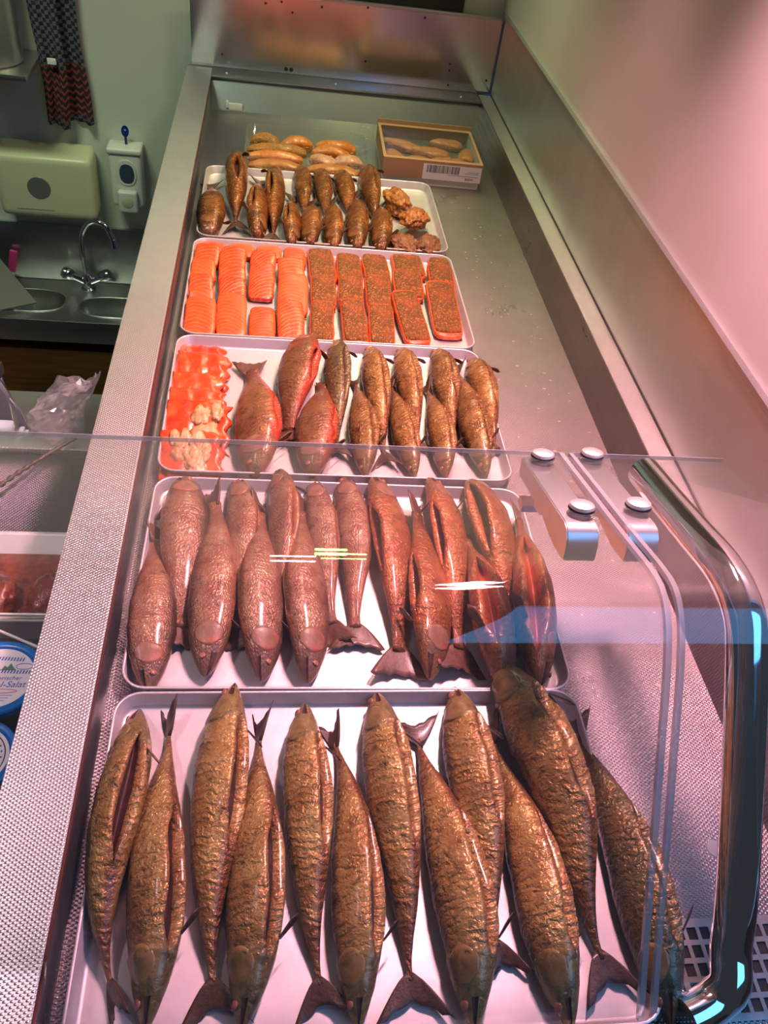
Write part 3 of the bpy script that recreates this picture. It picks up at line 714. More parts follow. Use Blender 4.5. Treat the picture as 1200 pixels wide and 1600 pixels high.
herr('bronze fish leaning right, third of the crowded back row in the farthest tray', [(530, 258), (538, 282), (544, 305), (549, 335)], 30, 'far', seed=70, phi=34)
herr('largest dark bronze fish, fourth of the crowded front row in the farthest tray', [(555, 282), (557, 312), (558, 345), (558, 380)], 35, 'near', seed=71, phi=38, opening=.1)
herr('bronze fish with a ragged slit, last of the crowded back row in the farthest tray', [(571, 255), (578, 285), (584, 315), (588, 345)], 32, 'far', seed=72, phi=60, opening=.3)
herr('bronze fish with thin curled tail next to the fried looking chunks', [(594, 298), (595, 325), (596, 350), (595, 384)], 33, 'near', seed=73, phi=44, opening=.1)

# ------------------------------------------------------------------ salmon portions
def slab_mesh(L, W, T, seed, nx=12, ny=14, nz=4, dome=.18, wob=.0016, edge=.0):
    # rounded block with a domed, slightly irregular surface; x across, y along, z up from 0
    bm = bmesh.new(); bmesh.ops.create_cube(bm, size=1)
    bmesh.ops.subdivide_edges(bm, edges=bm.edges[:], cuts=11, use_grid_fill=True)
    for v in bm.verts:
        x, y, z = v.co * 2
        # soften the corners
        e = 5.5
        n_ = (abs(x) ** e + abs(y) ** e + abs(z) ** e) ** (1 / e)
        x, y, z = x / n_, y / n_, z / n_
        k = 1 - dome * (x * x * .55 + y * y * .35)
        p = Vector((x * W / 2, y * L / 2, (z * .5 + .5) * T * (k if z > 0 else 1)))
        q = p * 42 + Vector((seed * 3.1, seed * 1.7, 0))
        p += Vector((noise.noise(q), noise.noise(q + Vector((9, 0, 0))), .7 * noise.noise(q + Vector((0, 9, 0))) * (1 if z > -.5 else 0))) * wob
        if edge:
            p.x += edge * noise.noise(Vector((seed, p.y * 120, 3))) * abs(x); p.y += edge * noise.noise(Vector((seed + 5, p.x * 120, 3))) * abs(y)
        v.co = p
    return bm

def place(o, p, rz, tilt):
    o.location = p; o.rotation_euler = (tilt, 0, rz)

def portion(label, group, px, py, w, h, crust, last, first, seed, rz=0.0):
    p = at(px, py, -.003)
    near = at(px, py + h / 2, -.003); far = at(px, py - h / 2, -.003)
    W = metres(w, p) * .955; vis = (near - far).length
    under = 0.0 if last else .007                # the next piece lies over this one's near end
    L = vis + under
    T = .0165
    raise_ = 0.0 if first else .0185
    tilt = -math.asin(min(.8, raise_ / L)) * -1
    cy = (near + far) / 2; cy.y -= under / 2
    r = empty('herbed_salmon_portion' if crust else 'salmon_portion', (cy.x, cy.y, ZT + .0006 + raise_ / 2), label, 'salmon portion', group)
    r.rotation_euler = (tilt, 0, rz)
    bm = slab_mesh(L, W, T, seed)
    top = [f for f in bm.faces if f.calc_center_median().z > T * .55 and f.normal.z > .25] if crust else []
    o = from_bm('flesh', bm.copy() if crust else bm, M_SALMON, r)
    if crust:
        keep = set(f.index for f in top)
        bm.faces.ensure_lookup_table()
        bmesh.ops.delete(bm, geom=[f for f in bm.faces if f.index not in keep], context='FACES')
        ex = bmesh.ops.extrude_face_region(bm, geom=bm.faces[:])
        for g in ex['geom']:
            if isinstance(g, bmesh.types.BMVert):
                g.co.z += .0016 + .0011 * noise.noise(g.co * 240)
        from_bm('herb_crust', bm, M_CRUST, r)
    bm = bmesh.new(); bm_box(bm, (-W * .46, -L * .47, -.0004), (W * .46, L * .47, .0012), .0005)
    from_bm('skin', bm, M_FIN, r)

cols = [
 (False, 'first plain column from left', [(330, 381, 48, 16), (324, 398, 40, 22), (318, 422, 40, 22), (315, 445, 40, 22), (315, 463, 42, 15), (313, 496, 50, 50)]),
 (False, 'second plain column from left', [(378, 386, 42, 18), (364, 407, 43, 30), (363, 430, 43, 18), (363, 452, 43, 26), (362, 494, 49, 58)]),
 (False, 'third plain column from left', [(421, 388, 40, 18), (412, 407, 42, 20), (409, 440, 42, 46)]),
 (False, 'fourth plain column from left', [(461, 396, 36, 27), (455, 422, 44, 26), (458, 460, 50, 52), (454, 501, 45, 50)]),
 (True, 'first herb crusted column from left', [(503, 410, 45, 52), (505, 456, 42, 40), (503, 504, 40, 54)]),
 (True, 'second herb crusted column from left', [(546, 415, 42, 45), (548, 458, 42, 38), (553, 504, 42, 60)]),
 (True, 'third herb crusted column from left', [(588, 416, 43, 44), (591, 460, 44, 45), (596, 510, 43, 56)]),
 (True, 'fourth herb crusted column from left', [(638, 411, 52, 36), (637, 445, 50, 34), (641, 497, 46, 72)]),
 (True, 'herb crusted column nearest the right rim', [(688, 411, 38, 22), (688, 434, 42, 32), (693, 484, 50, 76)]),
]
ORD = ['farthest', 'second farthest', 'third farthest', 'fourth farthest', 'fifth farthest', 'nearest']
sd = 100
for crust, cname, items in cols:
    n = len(items)
    for i, (x, y, w, h) in enumerate(items):
        pos = 'nearest' if i == n - 1 else ORD[i]
        if n == 3: pos = ['farthest', 'middle', 'nearest'][i]
        sd += 1
        if crust: lb = pos + ' portion of the ' + cname
        else: lb = pos + ' orange salmon portion of the ' + cname
        portion(lb, 'herb crusted salmon portions' if crust else 'plain salmon portions', x, y, w, h, crust, i == n - 1, i == 0, sd, rz=random.Random(sd).uniform(-.04, .04) + (.10 if cname.startswith('fourth herb') and i == 2 else 0))
portion('orange salmon portion lying alone below the gap in the third plain column', 'plain salmon portions', 410, 501, 43, 50, False, True, True, 150)

# ------------------------------------------------------------------ smoked salmon flaps, middle tray left
def flap(label, px, py, w, h, seed, raise_, creamy, skew=0.0):
    p = at(px, py, -.004); W = metres(w, p); near = at(px, py + h / 2, -.004); far = at(px, py - h / 2, -.004); L = (near - far).length + .012
    r = empty('smoked_salmon_flap', (p.x, (near.y + far.y) / 2 - .004, ZT + .0008 + raise_ * .5), label, 'salmon', 'smoked salmon flaps')
    r.rotation_euler = (math.asin(min(.6, raise_ / L)), 0, skew)
    nx, ny = 30, 20; V = []; F = []
    rn = random.Random(seed)
    for g in (1, 0):
        for j in range(ny):
            v = j / (ny - 1) * 2 - 1
            for i in range(nx):
                u = i / (nx - 1) * 2 - 1
                zig = .10 * math.sin(v * 9 + seed) * max(0, u) ** 2 + .035 * noise.noise(Vector((v * 7, seed, 0)))
                x = u * W / 2 * (1 + zig); y = v * L / 2 * (1 + .10 * noise.noise(Vector((u * 4, seed * 2.0, 1)))) - .10 * L * u * max(0, u)
                z = .008 + .0018 * noise.noise(Vector((x * 60, y * 60, seed))) + .0016 * math.sin(u * 9 + v * 1.5 + seed) + .003 * (1 - abs(v)) 
                z *= (1 - .55 * max(abs(u), abs(v)) ** 8)
                V.append((x, y, z if g else 0.0))
    k = nx * ny
    for j in range(ny - 1):
        for i in range(nx - 1):
            a_ = j * nx + i; F.append((a_, a_ + 1, a_ + nx + 1, a_ + nx)); F.append((k + a_, k + a_ + nx, k + a_ + nx + 1, k + a_ + 1))
    for j in range(ny - 1):
        for i in (0, nx - 1): a_ = j * nx + i; F.append((a_, a_ + nx, k + a_ + nx, k + a_))
    for i in range(nx - 1):
        for j in (0, ny - 1): a_ = j * nx + i; F.append((a_, a_ + 1, k + a_ + 1, k + a_))
    mesh('fillet', V, F, M_REDF, r)
    if creamy:
        for c in range(creamy):
            bm = bmesh.new(); bmesh.ops.create_icosphere(bm, subdivisions=3, radius=1)
            cx, cy = rn.uniform(-.34, .30) * W, rn.uniform(-.34, .30) * L
            sx, sy, sz = rn.uniform(.08, .16) * W, rn.uniform(.12, .22) * L, rn.uniform(.004, .0065)
            for v in bm.verts:
                d = 1 + .45 * noise.noise(v.co * 1.7 + Vector((c * 3 + seed, 0, 0))) + .2 * noise.noise(v.co * 4.5 + Vector((c, seed, 0)))
                v.co = Vector((cx + v.co.x * sx * d, cy + v.co.y * sy * d, .0105 + v.co.z * sz * d))
            from_bm('belly_meat', bm, M_BELLY, r)
flap('farthest red smoked salmon flap in the corner of the middle tray', 314, 547, 72, 30, 1, 0, 0)
flap('red smoked salmon flap with a pointed right tip, second farthest of the stack', 316, 573, 82, 36, 2, .019, 0, -.06)
flap('bright red smoked salmon flap, third of the stack along the left rim', 308, 603, 78, 34, 3, .019, 0)
flap('red smoked salmon flap just behind the creamy ones', 306, 630, 86, 36, 4, .020, 0, -.05)
flap('red smoked salmon flap carrying creamy belly meat in its middle', 308, 660, 98, 56, 5, .021, 9, .0)
flap('nearest smoked salmon flap almost covered in creamy belly meat', 298, 707, 96, 58, 6, .021, 18, .05)

# ------------------------------------------------------------------ brown chunks beside the farthest fish
def chunk(label, px, py, w, d, h, seed, mm, z0=0.0, rz=0):
    p = at(px, py, .012); W = metres(w, p) / 2
    bm = bmesh.new(); bmesh.ops.create_icosphere(bm, subdivisions=5, radius=1)
    for v in bm.verts:
        q = v.co.copy(); k = 1 + .28 * noise.noise(q * 1.6 + Vector((seed, 0, 0))) + .14 * noise.noise(q * 4.2 + Vector((0, seed, 0))) + .11 * noise.noise(q * 10) + .05 * noise.noise(q * 24)
        v.co = Vector((q.x * W * k, q.y * d / 2 * k, max(-.62, q.z) * h / 1.62 * k))
    lo = min(v.co.z for v in bm.verts)
    for v in bm.verts: v.co.z += -lo
    o = from_bm('smoked_fish_chunk', bm, mm, None); o.location = (p.x, p.y, ZT + .0008 + z0); o.rotation_euler.z = rz
    tag(o, label, 'fish chunk', 'smoked fish chunks')
chunk('golden brown fish chunk, farthest of the chunks at the right rim', 622, 312, 39, .12, .046, 3, M_CHUNK, rz=.25)
chunk('golden brown fish chunk with a dark rim, resting on two crusted ones', 648, 343, 42, .085, .034, 11, M_CHUNK, z0=.020, rz=-.5)
chunk('dark crusted fish chunk under the golden one, left of the near pair', 633, 370, 42, .10, .028, 17, M_CHUNKD, rz=.3)
chunk('dark crusted fish chunk at the right rim, right of the near pair', 669, 373, 38, .10, .028, 23, M_CHUNKD, rz=-.4)

# ------------------------------------------------------------------ clear dish of orange fillets
D0, D1 = at(395, 217, -.02), at(583, 272, -.02)
dx0, dx1, dy0, dy1 = -.075, .262, 2.262, 2.500
dish = empty('clear_dish', ((dx0 + dx1) / 2, (dy0 + dy1) / 2, ZF + .0004), 'clear plastic dish of orange fillets at the far end of the well', 'dish')
V = []; F = []
rings = [(.004, .0005, .03), (.0, .045, .03), (.0, .046, .03), (.0014, .046, .03), (.0054, .002, .03)]
for ins, z, r_ in rings:
    L_ = rounded(dx1 - dx0 - 2 * ins, dy1 - dy0 - 2 * ins, r_ - ins * .5, 5); N_ = len(L_); V += [(p[0], p[1], z) for p in L_]
for i in range(len(rings) - 1):
    for k in range(N_): F.append((i * N_ + k, i * N_ + (k + 1) % N_, (i + 1) * N_ + (k + 1) % N_, (i + 1) * N_ + k))
F.append(tuple(range(N_))[::-1]); F.append(tuple((len(rings) - 1) * N_ + k for k in range(N_)))
mesh('bowl', V, F, M_CLEAR, dish)
def strip(label, x, y, z, L, W, T, rz, mm, seed, cat='fillet'):
    bm = slab_mesh(L, W, T, seed, dome=.5, wob=.003)
    for v in bm.verts:
        k = v.co.y / (L / 2); v.co.x *= 1 - .45 * max(0, k) ** 2 - .15 * max(0, -k) ** 2; v.co.x += .10 * W * math.sin(k * 2 + seed)
        v.co.z *= 1 - .3 * abs(k) ** 3
    o = from_bm('orange_fillet', bm, mm); o.location = (x, y, z); o.rotation_euler.z = rz
    tag(o, label, cat, 'fillets in the clear dish')
zb = ZF + .0035
strip('long orange fillet along the near side of the clear dish, left', .010, 2.292, zb, .15, .042, .026, 1.62, M_ORANGE, 1)
strip('deep orange fillet along the near side of the clear dish, right', .165, 2.294, zb, .145, .042, .024, 1.50, M_ORANGE, 2)
strip('smooth orange fillet above the nearest left one in the clear dish', .006, 2.340, zb, .155, .040, .032, 1.55, M_ORANGE, 3)
strip('peppered yellow fillet, middle left in the clear dish', .012, 2.388, zb, .165, .042, .036, 1.60, M_ORANGEP, 4)
strip('pale torn fillet in the middle of the clear dish', .140, 2.345, zb, .080, .046, .032, 1.2, M_PALEF, 5)
strip('pale pink fillet at right in the clear dish', .212, 2.352, zb, .075, .048, .034, 1.9, M_PALEF, 6)
strip('orange fillet right of the peppered one in the clear dish', .165, 2.396, zb, .110, .040, .036, 1.5, M_ORANGE, 7)
strip('peppered dark fillet in the far left corner of the clear dish', -.022, 2.440, zb, .085, .044, .040, 1.4, M_ORANGEP, 8)
strip('orange fillet along the far side of the clear dish, middle', .068, 2.442, zb, .090, .042, .038, 1.66, M_ORANGE, 9)
strip('orange brown fillet along the far side of the clear dish, right', .180, 2.446, zb, .120, .044, .036, 1.50, M_ORANGE, 10)

# ------------------------------------------------------------------ cardboard box with a window lid
bx = empty('cardboard_box', (.440, 2.400, ZF + .0004), 'low cardboard box with a clear window lid and a barcode label', 'box')
bx.rotation_euler.z = -.015
BW, BD, BH = .278, .255, .072
box('base', (-BW / 2 + .004, -BD / 2 + .006, 0), (BW / 2 - .004, BD / 2 - .004, .003), M_CARDW, bx)
for nm, lo, hi, mm in (('front_panel', (-BW / 2 + .004, -BD / 2 + .006, .003), (BW / 2 - .004, -BD / 2 + .009, BH - .004), M_CARDW),
                       ('rear_panel', (-BW / 2 + .004, BD / 2 - .007, .003), (BW / 2 - .004, BD / 2 - .004, BH - .004), M_CARD),
                       ('side_panel', (-BW / 2 + .004, -BD / 2 + .009, .003), (-BW / 2 + .007, BD / 2 - .007, BH - .004), M_CARDW),
                       ('side_panel', (BW / 2 - .007, -BD / 2 + .009, .003), (BW / 2 - .004, BD / 2 - .007, BH - .004), M_CARDW)):
    box(nm, lo, hi, mm, bx)
box('dark_gap_block', (-BW / 2 + .010, -BD / 2 + .012, .0035), (BW / 2 - .010, BD / 2 - .010, .036), M_BOARD, bx)  # block added under the pieces; dark colour stands in for shaded gaps between them
o_ = rounded(BW, BD, .004, 3); h_ = [(x * (BW - .016) / BW, y * (BD - .032) / BD - .002) for x, y in rounded(BW, BD, .006, 3)]
lid = plate('lid', o_, [h_], BH - .0035, BH - .0012, M_CARD, bx)
box('lid_front', (-BW / 2, -BD / 2, .020), (BW / 2, -BD / 2 + .0025, BH - .0036), M_CARD, bx)
box('lid_side', (-BW / 2, -BD / 2 + .0026, .020), (-BW / 2 + .0025, BD / 2 - .0026, BH - .0036), M_CARD, bx)
box('lid_side', (BW / 2 - .0025, -BD / 2 + .0026, .020), (BW / 2, BD / 2 - .0026, BH - .0036), M_CARD, bx)
box('lid_flap', (-BW / 2, BD / 2 - .003, .020), (BW / 2, BD / 2, BH + .010), M_CARD, bx)
box('window_film', (-BW / 2 + .006, -BD / 2 + .012, BH - .0044), (BW / 2 - .006, BD / 2 - .012, BH - .0038), M_FILM, bx)
lab = box('barcode_label', (-BW / 2 + .112, -BD / 2 - .0008, .021), (BW / 2 - .002, -BD / 2 - .0001, BH - .009), M_PAPER, bx)
bars = bmesh.new(); x = -BW / 2 + .122; rr = random.Random(8)
while x < BW / 2 - .066:
    w_ = rr.choice((.0008, .0012, .002)); bm_box(bars, (x, -BD / 2 - .0011, .040), (x + w_, -BD / 2 - .0009, BH - .011)); x += w_ + rr.choice((.0008, .001, .0018))
from_bm('barcode', bars, M_INKBLACK, lab, smooth=False)
lettering('print', '84541', .010, M_INKBLACK, lab, (BW / 2 - .033, -BD / 2 - .001, .0285), (PI / 2, 0, 0))
for zz, ww in ((.048, .030), (.044, .038), (.0365, .085)): box('printed_line', (BW / 2 - .010 - ww, -BD / 2 - .0011, zz), (BW / 2 - .010, -BD / 2 - .0009, zz + .0008), M_INKBLACK, lab)
def bread(label, x, y, rz, L, W, seed, mm=M_BREAD, z=.0365, rx=0):
    bm = slab_mesh(L, W, .026, seed, dome=.5, wob=.004)
    for v in bm.verts: v.co.x *= 1 - .55 * max(0, v.co.y / (L / 2))
    o = from_bm('fish_piece', bm, mm); o.location = (bx.location.x + x, bx.location.y + y, ZF + z); o.rotation_euler = (rx, 0, rz)
    tag(o, label, 'fish piece', 'fish pieces in the cardboard box')
bread('orange wedge of fish in the near left corner of the cardboard box', -.104, -.062, .3, .085, .052, 31)
bread('orange wedge of fish second from left along the near side of the cardboard box', -.036, -.080, 1.3, .065, .045, 32)
bread('orange wedge of fish in the middle of the near side of the cardboard box', .028, -.076, -1.0, .070, .048, 33)
bread('deep orange wedge of fish, second from right on the near side of the cardboard box', .078, -.080, .9, .055, .050, 34)
bread('pale orange wedge of fish at the right end of the cardboard box', .109, -.015, -.2, .085, .045, 35)
bread('long grey orange fish piece in the far left of the cardboard box', -.078, .030, 1.15, .105, .045, 36)
bread('long brown orange fish piece lying across the middle of the cardboard box', .004, -.010, 1.40, .110, .046, 37)
bread('pale fish piece along the far right of the cardboard box', .060, .062, 1.50, .095, .045, 38)

# crumbs left on the bare floor of the well
rng = random.Random(77); V = []; F = []
for i in range(70):
    y = rng.uniform(.62, 2.2); x = rng.uniform(.45, .62) if y < 1.9 else rng.uniform(.47, .62); r = rng.uniform(.0012, .0034); b = len(V); n_ = 6
    for k in range(n_):
        a_ = 2 * PI * k / n_ + i; q = r * rng.uniform(.6, 1.2); V.append((x + q * math.cos(a_) * 1.4, y + q * math.sin(a_), ZF + .0002))
    V.append((x, y, ZF + .0010))
    for k in range(n_): F.append((b + k, b + (k + 1) % n_, b + n_))
    F.append(tuple(b + k for k in range(n_))[::-1])
tag(mesh('fish_crumbs', V, F, plain('pale_crumb', (.62, .48, .40), .6), smooth=False), 'tiny pale fish crumbs scattered over the bare steel floor right of the trays', 'crumbs', kind='stuff')

# ------------------------------------------------------------------ sneeze guard
PROF = [(.830, .231), (.760, .253), (.683, .277), (.640, .2905), (.600, .3035), (.570, .3135), (.545, .3215), (.519, .3275), (.498, .3255), (.478, .3155), (.460, .3000), (.430, .2665), (.384, .2080), (.340, .1530), (.299, .0995), (.255, .0445), (.222, .0040), (.214, -.006)]
pp, _ = catmull([Vector((0, y, z)) for y, z in PROF], 60)
def bent_sheet(name, x0, x1, m, t=.006, notch=None, parent=None):
    V = []; F = []
    for i, p in enumerate(pp):
        T = (pp[min(59, i + 1)] - pp[max(0, i - 1)]).normalized(); nn = Vector((0, T.z, -T.y))
        if nn.z < 0: nn = -nn
        xa = x0 if not (notch and p.z < notch[1]) else notch[0]
        for o in (0, -t):
            q = p + nn * o
            V += [(xa, q.y, q.z), (x1, q.y, q.z)]
    for i in range(59):
        a_ = i * 4; b_ = a_ + 4
        F += [(a_, a_ + 1, b_ + 1, b_), (a_ + 2, b_ + 2, b_ + 3, a_ + 3), (a_, b_, b_ + 2, a_ + 2), (a_ + 1, a_ + 3, b_ + 3, b_ + 1)]
    F += [(0, 2, 3, 1), (236, 237, 239, 238)]
    o = mesh(name, V, F, m, parent); o.data.set_sharp_from_angle(angle=math.radians(40)); return o
g1 = empty('guard_glass_pane', (.1, .5, .2), 'large bent clear glass pane covering the near trays', 'glass pane', 'bent glass panes')
g2 = empty('guard_glass_pane', (.6, .5, .2), 'bent clear glass pane on the right in front of the chrome tube', 'glass pane', 'bent glass panes')
def keep(o, r): o.parent = r; o.matrix_parent_inverse = Matrix.Translation(-r.location); return o
keep(bent_sheet('sheet', -.60, .3925, M_GLASS, notch=(-.186, .072)), g1); keep(bent_sheet('polished_edge', .3928, .3990, M_GLASSEDGE), g1)
keep(bent_sheet('sheet', .4130, .630, M_GLASS), g2); keep(bent_sheet('polished_edge', .4070, .4127, M_GLASSEDGE), g2)
def rim(x0, x1, r):
    o = box('rear_edge', (x0, .8302, .2245), (x1, .8312, .2312), M_GLASSEDGE); keep(o, r)
rim(-.60, .399, g1); rim(.407, .630, g2)

sl = Vector((0, .683 - .83, .277 - .231)).normalized(); sn = Vector((0, .299, .954))
def bracket(name, xa, label):
    xm = xa + .019
    r = empty(name, (xm, .74, .236), label, 'clamp', 'glass clamps')
    org = Vector((xm, .83, .231)) - sn * .0072
    prof = [(.006, -.028), (.000, -.022), (.000, -.002), (.002, 0), (.186, 0), (.196, -.003), (.203, -.010), (.207, -.022), (.207, -.040), (.203, -.043), (.165, -.043), (.110, -.031), (.102, -.036), (.082, -.036), (.078, -.028)]
    V = []
    for sx in (-.019, .019):
        for u, w in prof:
            q = org + sl * u + sn * w; V.append((q.x + sx, q.y, q.z))
    n = len(prof); F = [(i, (i + 1) % n, n + (i + 1) % n, n + i) for i in range(n)] + [tuple(range(n))[::-1], tuple(range(n, 2 * n))]
    o = mesh('clamp_bar', V, F, M_BRACKET); 
    bm = bmesh.new(); bm.from_mesh(o.data); bmesh.ops.bevel(bm, geom=[e for e in bm.edges if abs(e.verts[0].co.x - e.verts[1].co.x) < 1e-5], offset=.0014, segments=2, affect='EDGES'); bm.to_mesh(o.data); bm.free()
    for p in o.data.polygons: p.use_smooth = True
    o.data.set_sharp_from_angle(angle=math.radians(35)); keep(o, r)
    for (x, y) in (((.365, .814), (.367, .669)) if xa < .36 else ((.437, .824), (.441, .679))):
        z = .231 + (.83 - y) * .3129
        b = lathe('bolt', [(0, .0085), (.010, .0080), (.0142, .0060), (.0150, .0040), (.0150, .0025), (.0125, .0018), (.0125, .0), (0, 0)], M_BOLT, None, 28)
        b.rotation_euler = (-math.atan(.3129) * -1, 0, 0); b.rotation_euler = Vector(sn).to_track_quat('Z', 'Y').to_euler(); b.location = Vector((x, y, z)) + sn * .0003; keep(b, r)
        w = lathe('washer', [(.0085, .0), (.0160, .0), (.0160, -.0005), (.0085, -.0005), (.0085, 0)], M_DARKRUB, None, 28); w.rotation_euler = b.rotation_euler; w.location = Vector((x, y, z)) + sn * .0006; keep(w, r)
    return r
bracket('glass_clamp', .342, 'metal clamp bar bolted under the left glass pane edge')
bracket('glass_clamp', .415, 'metal clamp bar bolted under the right glass pane edge, nearer the tube')

tp = empty('chrome_post', (.50, .235, ZF), 'thick bent chrome tube rising beside the drain behind the glass', 'tube')
path = []
for px_, py_, X in [(1006, 738, .500), (1045, 786, .500), (1084, 832, .500), (1132, 890, .500), (1160, 950, .500), (1167, 1020, .500), (1161, 1200, .500), (1151, 1400, .500), (1142, 1480, .500)]:
    d = ray(px_, py_); path.append(CAM + d * (X / d.x))
path += [Vector((.494, .238, .016)), Vector((.481, .228, .003)), Vector((.462, .219, -.0005)), Vector((.440, .212, -.0005))]
pth, _ = catmull(path, 90)
keep(tube('tube', pth, .0212, M_CHROME, n=28), tp)
cb = box('cross_strap', (.340, .770, .176), (.512, .790, .187), M_BRACKET); keep(cb, tp)

# ------------------------------------------------------------------ staff side, left
lc = empty('staff_counter', (-.6, 1.0, -1.60), 'steel staff counter with an embossed sunken well left of the fish display', 'counter')
def kl(o): return keep(o, lc)
LX0, LX1 = -1.5, -.272
kl(box('worktop', (LX0, 1.150, -.076), (LX1, 1.312, -.070), M_STEEL, bevel=.0015))
kl(box('front_edge', (LX0, 1.146, -.080), (LX1, 1.150, -.069), M_LINEN))
V = [(LX0, .945, -.150), (LX1, .945, -.150)]; n_ = 7; F = []
V = []
for i in range(n_):
    u = i / (n_ - 1); y = .955 + .185 * u; z = -.158 + .080 * math.sin(u * PI / 2) ** 1.1
    V += [(LX0, y, z), (LX1, y, z), (LX0, y + .002, z - .004), (LX1, y + .002, z - .004)]
for i in range(n_ - 1):
    a_ = i * 4; b_ = a_ + 4; F += [(a_, a_ + 1, b_ + 1, b_), (a_ + 2, b_ + 2, b_ + 3, a_ + 3), (a_, b_, b_ + 2, a_ + 2), (a_ + 1, a_ + 3, b_ + 3, b_ + 1)]
F += [(0, 2, 3, 1), ((n_ - 1) * 4, (n_ - 1) * 4 + 1, (n_ - 1) * 4 + 3, (n_ - 1) * 4 + 2)]
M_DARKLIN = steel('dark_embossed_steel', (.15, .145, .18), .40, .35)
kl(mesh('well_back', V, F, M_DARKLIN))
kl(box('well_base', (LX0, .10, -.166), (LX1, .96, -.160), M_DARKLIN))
kl(box('cabinet', (LX0, .12, -1.60), (LX1, 1.30, -.170), M_DULL))

tr_ = empty('meat_tray', (-.43, .88, -.158), 'white plastic tray of dark red marinade left of the embossed ledge', 'tray')
V = []; F = []
rings = [(.012, .002), (.0, .062), (-.004, .064), (-.004, .0665), (.004, .0665), (.016, .006)]
for ins, z in rings:
    L_ = rounded(.300 - 2 * ins, .172 - 2 * ins, .03, 5); N_ = len(L_); V += [(p[0], p[1], z) for p in L_]
for i in range(len(rings) - 1):
    for k in range(N_): F.append((i * N_ + k, i * N_ + (k + 1) % N_, (i + 1) * N_ + (k + 1) % N_, (i + 1) * N_ + k))
F.append(tuple(range(N_))[::-1]); F.append(tuple((len(rings) - 1) * N_ + k for k in range(N_)))
mesh('dish', V, F, M_WHITEP, tr_)
V = [(p[0], p[1], z) for z in (.0065, .034) for p in rounded(.262 + (z - .0065) * .3, .134 + (z - .0065) * .3, .026, 5)]; N_ = len(V) // 2
sau = mesh('marinade', V, [(k, (k + 1) % N_, N_ + (k + 1) % N_, N_ + k) for k in range(N_)] + [tuple(range(N_))[::-1], tuple(N_ + k for k in range(N_))], M_MEAT, tr_, smooth=False)
for i, (x, y, w, d, lb) in enumerate([(-.395, .845, .060, .085, 'dark red marinated meat lump at left in the white tray'), (-.322, .850, .050, .080, 'dark red marinated meat lump by the ledge in the white tray'), (-.475, .86, .07, .08, 'dark red marinated meat lump at the picture edge in the white tray')]):
    bm = bmesh.new(); bmesh.ops.create_icosphere(bm, subdivisions=4, radius=1)
    for v in bm.verts:
        k = 1 + .22 * noise.noise(v.co * 1.8 + Vector((i * 5, 0, 0))) + .14 * noise.noise(v.co * 6) + .06 * noise.noise(v.co * 15)
        v.co = Vector((v.co.x * w / 2 * k, v.co.y * d / 2 * k, v.co.z * .026 * k))
    o = from_bm('marinated_meat', bm, M_MEAT); o.location = (x, y, -.110); tag(o, lb, 'meat', 'marinated meat lumps')

cc = empty('clear_container', (-.40, .757, -.158), 'clear plastic container with pale rim behind the blue lidded tubs', 'container')
V = []; F = []
rings = [(.010, .002), (.002, .070), (-.003, .072), (-.003, .075), (.004, .075), (.014, .006)]
for ins, z in rings:
    L_ = rounded(.240 - 2 * ins, .068 - 2 * ins, .016, 4); N_ = len(L_); V += [(p[0], p[1], z) for p in L_]
for i in range(len(rings) - 1):
    for k in range(N_): F.append((i * N_ + k, i * N_ + (k + 1) % N_, (i + 1) * N_ + (k + 1) % N_, (i + 1) * N_ + k))
F.append(tuple(range(N_))[::-1]); F.append(tuple((len(rings) - 1) * N_ + k for k in range(N_)))
mesh('tub', V, F, M_CLEAR, cc)
tube('lid_rim', [Vector((x, y, .0765)) for x, y in rounded(.246, .074, .018, 5)] + [Vector((.123, .019, .0765))], .0022, M_WHITEP, cc, n=8)
tube('lid_ridge', [(-.02, .030, .078), (.03, .008, .078), (.055, -.004, .078), (.10, -.026, .078)], .0022, M_WHITEP, cc, n=8)

